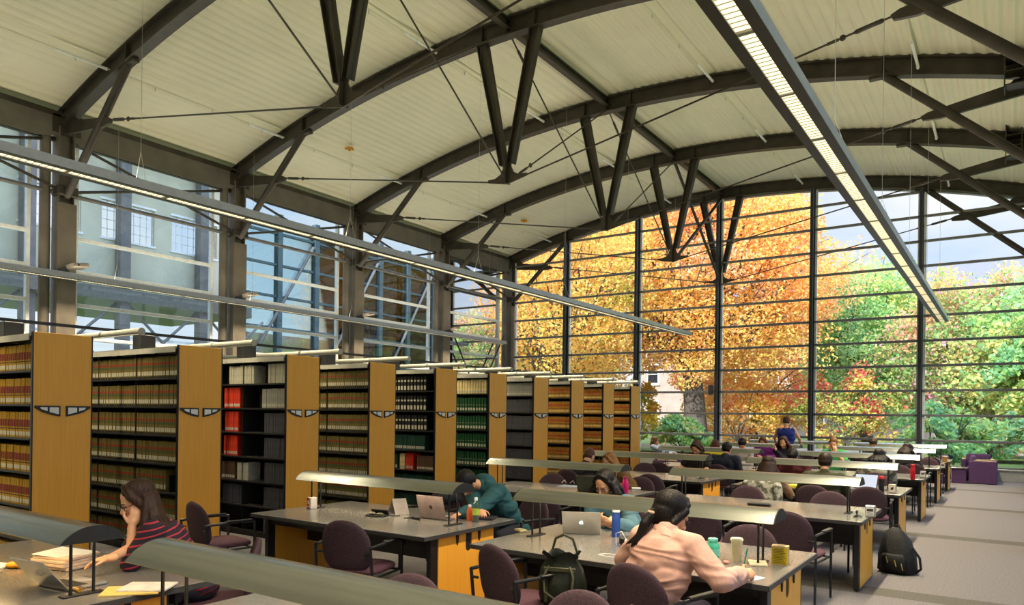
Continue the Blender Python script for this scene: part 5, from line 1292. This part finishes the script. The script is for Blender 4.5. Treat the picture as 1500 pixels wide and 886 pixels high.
person('dark haired reader in black jacket looking down, second table row', (-1.78, 16.72), onY(1330, 659, 16.82), R(-20), SK1, (28, 26, 30), hair='long', hairc=(38, 24, 20), pitch=30, yaw=-25, jacket=.02, hairlen=.15)
person('reader behind the lamps of the first table row, only the brown hair showing', (-2.55, 19.1), onY(1279, 650, 18.98), R(180), SK1, (60, 60, 66), hair='short', hairc=(66, 46, 34), pitch=30)
person('reader in pale blue shirt lounging with raised arm by the glass wall', (-7.3, 18.9), onY(960, 646, 18.92), R(-75), SK1, (150, 165, 190), hair='bob', hairc=(90, 58, 40), pitch=10, trouser=(110, 90, 130), sleeve=.4, hands=[None, tuple(onY(974, 650, 18.9))], dirs=[None, ((0, .3, 1), (0, -1, 0))])
hd = onY(1152, 618, 19.75)
person('person in blue sleeveless top standing at the glass wall, seen from behind', (hd.x+.02, 19.72), hd, R(8), SK1, (34, 54, 140), hair='short', hairc=(84, 62, 44), stand=True, pitch=18, tank=True, vox=.011, hands=[(hd.x-.32, 19.95, 1.10), (hd.x+.3, 20.0, 1.08)])
# jacket hung over the chair back of the long haired reader
mb = MB(); mb.ell((0, 0, .80), (.27, .10, .10)); mb.cap((-.2, -.03, .82), (-.24, -.06, .5), .07, .06); mb.cap((.2, -.03, .82), (.24, -.06, .46), .07, .06); mb.ell((0, -.05, .66), (.24, .07, .18))
t = thing('draped_jacket', 'camouflage jacket draped over a chair back behind the long haired reader', 'jacket', (-2.78, 10.12, 0)); solid(mb, 'jacket_cloth', plaid, t, .013, 4, .01, 8, 1, .006)
# ------------------------------------------------------------------ outside
grass = mat('lawn_grass', (.12, .20, .045), .95, col2=(.22, .30, .08), scale=.8, thr=(.35, .65), bump=.3, bscale=30)
mb = MB(); vs = []; fs = []; nx, ny = 50, 40
for i in range(nx+1):
    for j in range(ny+1):
        x = -90+140*i/nx; y = -20+130*j/ny; z = -.35+.25*noise.noise(Vector((x*.06, y*.06, 0)))
        if y > 30: z += (y-30)*.012
        if -19 < x < 5 and y < 27: z = -.35
        vs.append((x, y, z))
for i in range(nx):
    for j in range(ny): a = i*(ny+1)+j; fs.append((a, a+1, a+ny+2, a+ny+1))
mb.add(vs, fs); o = mb.build('ground', grass, smooth=True, angle=0); o['kind'] = 'structure'
mb = MB(); vs = []; fs = []
for i in range(41):
    x = -60+80*i/40; y = 41+.10*x+2*math.sin(x*.08); z = -.1+(y-30)*.012+.12; vs += [(x, y-1.2, z), (x, y+1.2, z+.03)]
mb.add(vs, [(2*i, 2*i+1, 2*i+3, 2*i+2) for i in range(40)]); o = mb.build('path', mat('path_concrete', (.36, .32, .28), .9), smooth=True); o['kind'] = 'structure'

def leafmat(name):
    m, nt, N_, L = newmat(name); out = N_.new('ShaderNodeOutputMaterial')
    at = N_.new('ShaderNodeAttribute'); at.attribute_name = 'leafcol'
    d = N_.new('ShaderNodeBsdfDiffuse'); t = N_.new('ShaderNodeBsdfTranslucent'); mx = N_.new('ShaderNodeMixShader'); mx.inputs[0].default_value = .5
    hs = N_.new('ShaderNodeHueSaturation'); nz = N_.new('ShaderNodeTexNoise'); nz.inputs['Scale'].default_value = 1.5
    tc = N_.new('ShaderNodeTexCoord'); L.new(tc.outputs['Object'], nz.inputs[0]); mr = N_.new('ShaderNodeMapRange'); mr.inputs[3].default_value = .9; mr.inputs[4].default_value = 1.12
    L.new(nz.outputs[0], mr.inputs[0]); L.new(mr.outputs[0], hs.inputs['Value']); L.new(at.outputs['Color'], hs.inputs['Color'])
    for s_ in (d, t): L.new(hs.outputs[0], s_.inputs[0])
    L.new(d.outputs[0], mx.inputs[1]); L.new(t.outputs[0], mx.inputs[2]); L.new(mx.outputs[0], out.inputs[0]); return m
M['leaf'] = leafmat('autumn_leaves')
bark = mat('bark', (.055, .045, .042), .9, col2=(.16, .14, .13), scale=9, stretch=(3, 3, .6), bump=.6, bscale=30)
def tree(name, lab, base, h, crown, pal, nleaf, size, trunk_r=.35, lean=(0, 0), clear=.25, blobs=26, seed=1, group=None, palw=None, fill_=.75, low=-.7):
    rg = np.random.default_rng(seed); rr = random.Random(seed)
    t = thing(name, lab, 'tree', base, 0, group)
    cx, cy, cz = lean[0], lean[1], h-crown[2]
    # trunk and boughs
    mb = MB(); th = h*clear; pts = [(0, 0, -.3), (lean[0]*.15, lean[1]*.15, th*.5), (lean[0]*.35, lean[1]*.35, th)]
    mb.tube([Vector(p) for p in pts], [trunk_r*1.25, trunk_r, trunk_r*.85], 10)
    centres = []
    for k in range(blobs):
        a = 2*PI*k*.618034; zz = 1-(1-low)*((k+.5)/blobs); rad = math.sqrt(max(0, 1-min(1, zz*zz)*.9))*(.55+.35*rr.random())
        centres.append(Vector((cx+crown[0]*rad*math.cos(a), cy+crown[1]*rad*math.sin(a), cz+crown[2]*zz*.82)))
    centres.append(Vector((cx, cy, cz)))
    top = Vector(pts[-1])
    for c in centres:
        mid = top.lerp(c, .45)+Vector((rr.uniform(-.4, .4), rr.uniform(-.4, .4), .1*h*rr.random()-.03*h)); mb.tube([top-Vector((0, 0, .3)), mid, c], [trunk_r*.5, trunk_r*.22, .03], 6)
        for _ in range(3):
            q = c+Vector((rr.uniform(-1, 1)*crown[0]*.28, rr.uniform(-1, 1)*crown[1]*.28, rr.uniform(-.6, 1)*crown[2]*.25)); mb.tube([mid.lerp(c, .6), (mid+q)/2+Vector((0, 0, .2)), q], [trunk_r*.14, trunk_r*.08, .015], 5)
    mb.build('trunk', bark, t, smooth=True)
    # leaves
    nb = len(centres); Cn = np.array([c[:] for c in centres])
    k = rg.integers(0, nb, nleaf); dirs_ = rg.normal(size=(nleaf, 3)); dirs_ /= np.linalg.norm(dirs_, axis=1)[:, None]
    rad = rg.random(nleaf)**(1/2.2); br = np.array([crown[0], crown[1], crown[2]])*.30*(.75+.5*rg.random((nb, 1)))
    P_ = Cn[k]+dirs_*rad[:, None]*br[k]
    # clump again for a textured crown
    P_ += .35*np.sin(P_[:, [1, 2, 0]]*2.1+seed)
    u = rg.normal(size=(nleaf, 3)); u /= np.linalg.norm(u, axis=1)[:, None]; w = np.cross(u, rg.normal(size=(nleaf, 3))); w /= np.linalg.norm(w, axis=1)[:, None]
    s_ = size*(.6+.8*rg.random(nleaf))[:, None]
    V = np.stack([P_-u*s_, P_+w*s_*.6, P_+u*s_, P_-w*s_*.6], 1).reshape(-1, 3)
    me = bpy.data.meshes.new('foliage'); me.vertices.add(nleaf*4); me.vertices.foreach_set('co', V.ravel()); me.loops.add(nleaf*4); me.loops.foreach_set('vertex_index', np.arange(nleaf*4))
    me.polygons.add(nleaf); me.polygons.foreach_set('loop_start', np.arange(nleaf)*4); me.update(calc_edges=True)
    pal_ = np.array([[((c/255/12.92) if c/255 <= .04045 else ((c/255+.055)/1.055)**2.4) for c in p] for p in pal])
    # palette choice: per blob bias plus height bias and chance
    bb = rg.integers(0, len(pal), nb); ch = np.where(rg.random(nleaf) < .5, bb[k], rg.choice(len(pal), nleaf, p=palw))
    col = pal_[ch]*(.8+.4*rg.random((nleaf, 1))); col = np.clip(col, 0, 1)
    ca = me.color_attributes.new('leafcol', 'FLOAT_COLOR', 'CORNER'); ca.data.foreach_set('color', np.repeat(np.hstack([col, np.ones((nleaf, 1))]), 4, 0).ravel())
    me.materials.append(M['leaf']); o = bpy.data.objects.new('foliage', me); C.objects.link(o); o.parent = t
    return t
OR = [(252, 206, 120), (250, 184, 110), (254, 220, 130), (246, 168, 120), (244, 222, 120), (253, 212, 170)]
YG = [(226, 218, 90), (206, 214, 96), (242, 216, 100), (176, 200, 90), (244, 196, 110)]
GR = [(162, 204, 134), (186, 220, 138), (146, 196, 146), (204, 226, 142), (230, 222, 150), (172, 212, 164)]
PK = [(226, 150, 190), (230, 170, 160)]
def at(px, py, Y): return onY(px, py, Y)
b = at(1020, 640, 41); tree('maple_tree', 'broad orange maple filling the middle of the glass wall', (b.x, 41, .0), 16.8, (9.5, 6.0, 7.0), OR, 110000, .095, .6, lean=(-1.0, 0), clear=.3, blobs=46, seed=3, group='trees beyond the glass wall', low=-.80)
b = at(800, 640, 33); tree('maple_tree', 'yellow orange maple behind the bookcase end of the glass wall', (b.x, 34, -.2), 13.0, (5.5, 5, 5.6), [(250, 206, 118), (248, 186, 116), (234, 226, 120), (212, 222, 120), (252, 214, 130)], 42000, .09, .4, clear=.22, blobs=34, seed=5, group='trees beyond the glass wall', low=-1)
b = at(1268, 640, 50); tree('linden_tree', 'rounded green tree beyond the glass wall, next to the orange maple', (b.x, 50, .1), 11.4, (4.3, 4, 5.0), GR, 34000, .11, .4, clear=.2, blobs=34, seed=8, group='trees beyond the glass wall', low=-1)
b = at(1440, 640, 46); tree('maple_tree', 'green and tawny tree with pink top shoots near the aisle end of the glass wall', (b.x, 46, .1), 9.4, (5.0, 4, 4.4), [(176, 204, 124), (216, 210, 140), (234, 204, 134), (150, 192, 124), (238, 186, 160), (242, 180, 208)], 38000, .105, .35, clear=.22, blobs=36, seed=12, group='trees beyond the glass wall', low=-1)
b = at(1120, 640, 58); tree('maple_tree', 'smaller orange and yellow tree in front of the stone building', (b.x, 55, .1), 9.0, (6.5, 4, 4.2), [(248, 212, 110), (244, 184, 110), (220, 222, 130), (244, 160, 116)], 26000, .11, .3, clear=.2, blobs=30, seed=15, group='trees beyond the glass wall', low=-1)
b = at(1560, 640, 42); tree('linden_tree', 'green tree at the far aisle end outside, mostly out of view', (b.x, 42, .1), 8.4, (4.0, 4, 3.8), GR, 20000, .13, .3, clear=.2, blobs=26, seed=17, group='trees beyond the glass wall', low=-1)
tree('maple_tree', 'yellow green tree outside the last clerestory bays', (-27.5, 36.5, -.3), 12.5, (3.6, 4.5, 5.4), YG, 30000, .12, .35, clear=.2, blobs=30, seed=19, group='trees beyond the clerestory', low=-1)
tree('maple_tree', 'orange tree farther outside beyond the clerestory corner', (-31, 46, -.3), 13, (5.5, 4.5, 5.8), OR[:3]+YG[:2], 22000, .14, .35, clear=.2, blobs=30, seed=21, group='trees beyond the clerestory', low=-1)
for i, (px, Y, w, h_, pal, lab) in enumerate(((1000, 36, 1.2, .75, GR, 'low green shrub outside, below the orange maple trunk'), (1385, 35, 1.4, 1.1, GR, 'dark green shrub outside, behind the end table lamps'), (1450, 36, 1.5, 1.0, GR+[(222, 150, 90)], 'green and rust shrub outside, behind the side-on lounge chair'),
        (1240, 44, 2.2, 2.2, [(226, 110, 110), (226, 206, 120), (180, 204, 120), (206, 214, 130)], 'shrub with crimson patches before the stone building'), (1080, 44, 2.4, 2.3, OR, 'orange shrub outside, behind the navy blazer'), (925, 40, 1.5, 1.7, YG, 'yellow green shrub outside beside the last bookcase'))):
    b = at(px, 640, Y)
    tree('garden_shrub', lab, (b.x, Y, .1), h_*2, (w*1.4, 1.2, h_), pal, 5000, .10, .06, clear=.1, blobs=16, seed=40+i, group='garden shrubs', low=-1)
# stone building
stone = mat('pink_stone', (.34, .25, .22), .85, col2=(.42, .33, .29), scale=1.2, bump=.4, bscale=6)
mb = MB(); mb.box(-19, 4, YE+.2, 33.5, -.3, -.06); o = mb.build('ground_reflector', mat('pale_slab', (.52, .54, .56), .9)); o['kind'] = 'structure'  # pale slab added outside to bounce sky light up onto the vault
mb = MB(); mb.box(-23.5, -18.1, -10, 33.5, -.3, -.06); o = mb.build('path_side', bpy.data.materials['pale_slab']); o['kind'] = 'structure'
t = thing('stone_building', 'pinkish stone building with sash windows half hidden behind the trees', 'building', (0, 66, 0))
x0, x1 = at(930, 600, 66).x, at(1560, 600, 66).x
mb = MB(); mb.box(x0, x1, 0, .4, -.5, 11.5); mb.box(x0, x0+.4, 0, 12, -.5, 11.5); mb.box(x1-.4, x1, 0, 12, -.5, 11.5); mb.build('facade', stone, t)
mb = MB(); mb.prism([(-.6, 11.5), (6, 15), (12.6, 11.5)], x0-.5, x1+.5, 'X'); mb.build('roof', mat('slate', (.16, .16, .18), .7), t)
for zc in (2.3, 5.8, 9.3):
    n_ = 9
    for i in range(n_):
        xc = x0+(x1-x0)*(i+.5)/n_
        mb = MB(); mb.box(xc-.62, xc+.62, -.06, .05, zc-.95, zc+.95); w = mb.build('window', M['white_frame'], t)
        mb = MB(); mb.box(xc-.5, xc+.5, -.09, -.05, zc-.85, zc-.03); mb.box(xc-.5, xc+.5, -.09, -.05, zc+.03, zc+.85); mb.build('sash_glass', M['lens'], w)
        mb = MB(); mb.box(xc-.75, xc+.75, -.2, .05, zc-1.08, zc-.95); mb.build('window_sill', M['white_frame'], t)
# annex seen through the clerestory
pale = mat('annex_render', (.60, .58, .44), .8, var=.05, scale=1)
t = thing('annex_building', 'pale green rendered annex outside the clerestory with bright windows and dark roof', 'building', (-25, 0, 0))
AY0, AY1 = -8, 17.6
mb = MB()
# upper wall with openings
ops = []; y = AY0+.6
while y+1.9 < AY1: ops.append((y, y+1.8)); y += 2.45
z0, z1, w0, w1 = 5.7, 11.4, 7.5, 8.75
mb.box(-.2, 0, AY0, AY1, z0, w0); mb.box(-.2, 0, AY0, AY1, w1, z1)
e = AY0
for a, b_ in ops: mb.box(-.2, 0, e, a, w0, w1); e = b_
mb.box(-.2, 0, e, AY1, w0, w1); mb.build('upper_wall', pale, t)
for a, b_ in ops:
    mb = MB(); 
    for q in range(9): yy = a+(b_-a)*q/8; mb.box(-.12, -.09, yy-.01, yy+.01, w0, w1)
    for q in range(5): zz = w0+(w1-w0)*q/4; mb.box(-.12, -.09, a, b_, zz-.01, zz+.01)
    mb.box(.0, .03, a-.06, b_+.06, w0-.07, w0); mb.box(.0, .03, a-.06, b_+.06, w1, w1+.07)
    w = mb.build('window_grid', 'white_frame', t)
mb = MB(); mb.box(-5, 1.2, AY0, AY1+.5, 11.4, 11.7); mb.build('roof', mat('annex_roof', (.10, .10, .09), .7), t)
mb = MB(); mb.box(-5, .6, AY0, AY1, 5.35, 5.75); mb.build('floor_edge', mat('annex_floor', (.14, .14, .12), .7), t)
yy = AY0+.3
while yy < AY1+.4:
    mb = MB(); mb.box(.1, .45, yy, yy+.35, -.5, 11.4); mb.build('steel_post', 'steel_grey', t); yy += 2.9
    mb = MB(); mb.tube([(.2, yy-2.5, 2.9), (.2, yy, 5.3)], .05, 6); mb.tube([(.2, yy-2.5, 5.3), (.2, yy, 2.9)], .05, 6); mb.tube([(.2, yy-2.5, .1), (.2, yy, 2.7)], .05, 6); mb.build('cross_brace', 'steel_grey', t)
mb = MB()
for z in (1.2, 2.8, 4.2): mb.box(.05, .12, AY0, AY1, z-.04, z+.04)
mb.build('glazing_rail', 'white_frame', t)
# steel and glass link beyond the annex
t = thing('glass_link', 'bluish glass and steel link building outside the middle clerestory bays', 'building', (-27, 18.6, 0))
for i in range(7):
    mb = MB(); mb.box(-.15, .15, i*2.1, i*2.1+.25, -.5, 10.5); mb.build('steel_post', mat('link_steel', (.06, .11, .13), .5) if i == 0 else bpy.data.materials['link_steel'], t)
mb = MB()
for z in (1.2, 2.6, 4, 5.4, 6.8, 8.2, 9.6): mb.box(-.08, .08, 0, 12.8, z, z+.1)
mb.build('steel_rail', bpy.data.materials['link_steel'], t)
mb = MB(); mb.box(-.01, .01, 0, 12.8, -.5, 10.4); mb.build('glazing', 'glass_teal', t)
for i in (0, 2, 4):
    mb = MB(); mb.tube([(.12, i*2.1+.2, 3.0), (.12, i*2.1+4.1, 9.4)], .07, 6); mb.build('cross_brace', 'steel_grey', t)
mb = MB(); mb.box(-4, -3.6, 2, 12, -.5, 5.6); mb.build('brick_wall', mat('brick', (.45, .22, .16), .9, col2=(.6, .34, .26), scale=4), t)

# ------------------------------------------------------------------ sky and sun
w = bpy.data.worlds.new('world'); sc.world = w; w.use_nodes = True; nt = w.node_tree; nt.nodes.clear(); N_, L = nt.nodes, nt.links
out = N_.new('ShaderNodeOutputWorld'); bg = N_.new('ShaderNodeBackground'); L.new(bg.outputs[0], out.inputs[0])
tc = N_.new('ShaderNodeTexCoord'); sp = N_.new('ShaderNodeSeparateXYZ'); L.new(tc.outputs['Generated'], sp.inputs[0])
g = N_.new('ShaderNodeValToRGB'); cr_ = g.color_ramp; cr_.elements[0].position = .0; cr_.elements[0].color = (.86, .88, .93, 1); cr_.elements[1].position = .75; cr_.elements[1].color = (.22, .40, .78, 1)
e = cr_.elements.new(.22); e.color = (.56, .70, .93, 1)
L.new(sp.outputs['Z'], g.inputs[0])
mp = N_.new('ShaderNodeMapping'); mp.inputs['Scale'].default_value = (1, 1, 2.6); L.new(tc.outputs['Generated'], mp.inputs[0])
nz = N_.new('ShaderNodeTexNoise'); nz.inputs['Scale'].default_value = 2.4; nz.inputs['Detail'].default_value = 7; nz.inputs['Roughness'].default_value = .55; L.new(mp.outputs[0], nz.inputs[0])
cr2 = N_.new('ShaderNodeValToRGB'); cr2.color_ramp.elements[0].position = .42; cr2.color_ramp.elements[1].position = .66; L.new(nz.outputs[0], cr2.inputs[0])
mx = N_.new('ShaderNodeMixRGB'); mx.inputs[2].default_value = (.93, .92, .93, 1); L.new(cr2.outputs[0], mx.inputs[0]); L.new(g.outputs[0], mx.inputs[1]); L.new(mx.outputs[0], bg.inputs[0])
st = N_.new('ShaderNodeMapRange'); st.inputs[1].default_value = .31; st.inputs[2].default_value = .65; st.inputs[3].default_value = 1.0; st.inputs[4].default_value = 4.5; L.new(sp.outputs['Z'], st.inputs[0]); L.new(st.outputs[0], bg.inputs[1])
sun = bpy.data.lights.new('sun', 'SUN'); sun.energy = 6.4; sun.angle = R(2); sun.color = (1, .94, .84)
so = bpy.data.objects.new('sun', sun); C.objects.link(so); so.rotation_euler = Vector((.03, -.85, .50)).to_track_quat('Z', 'Y').to_euler()
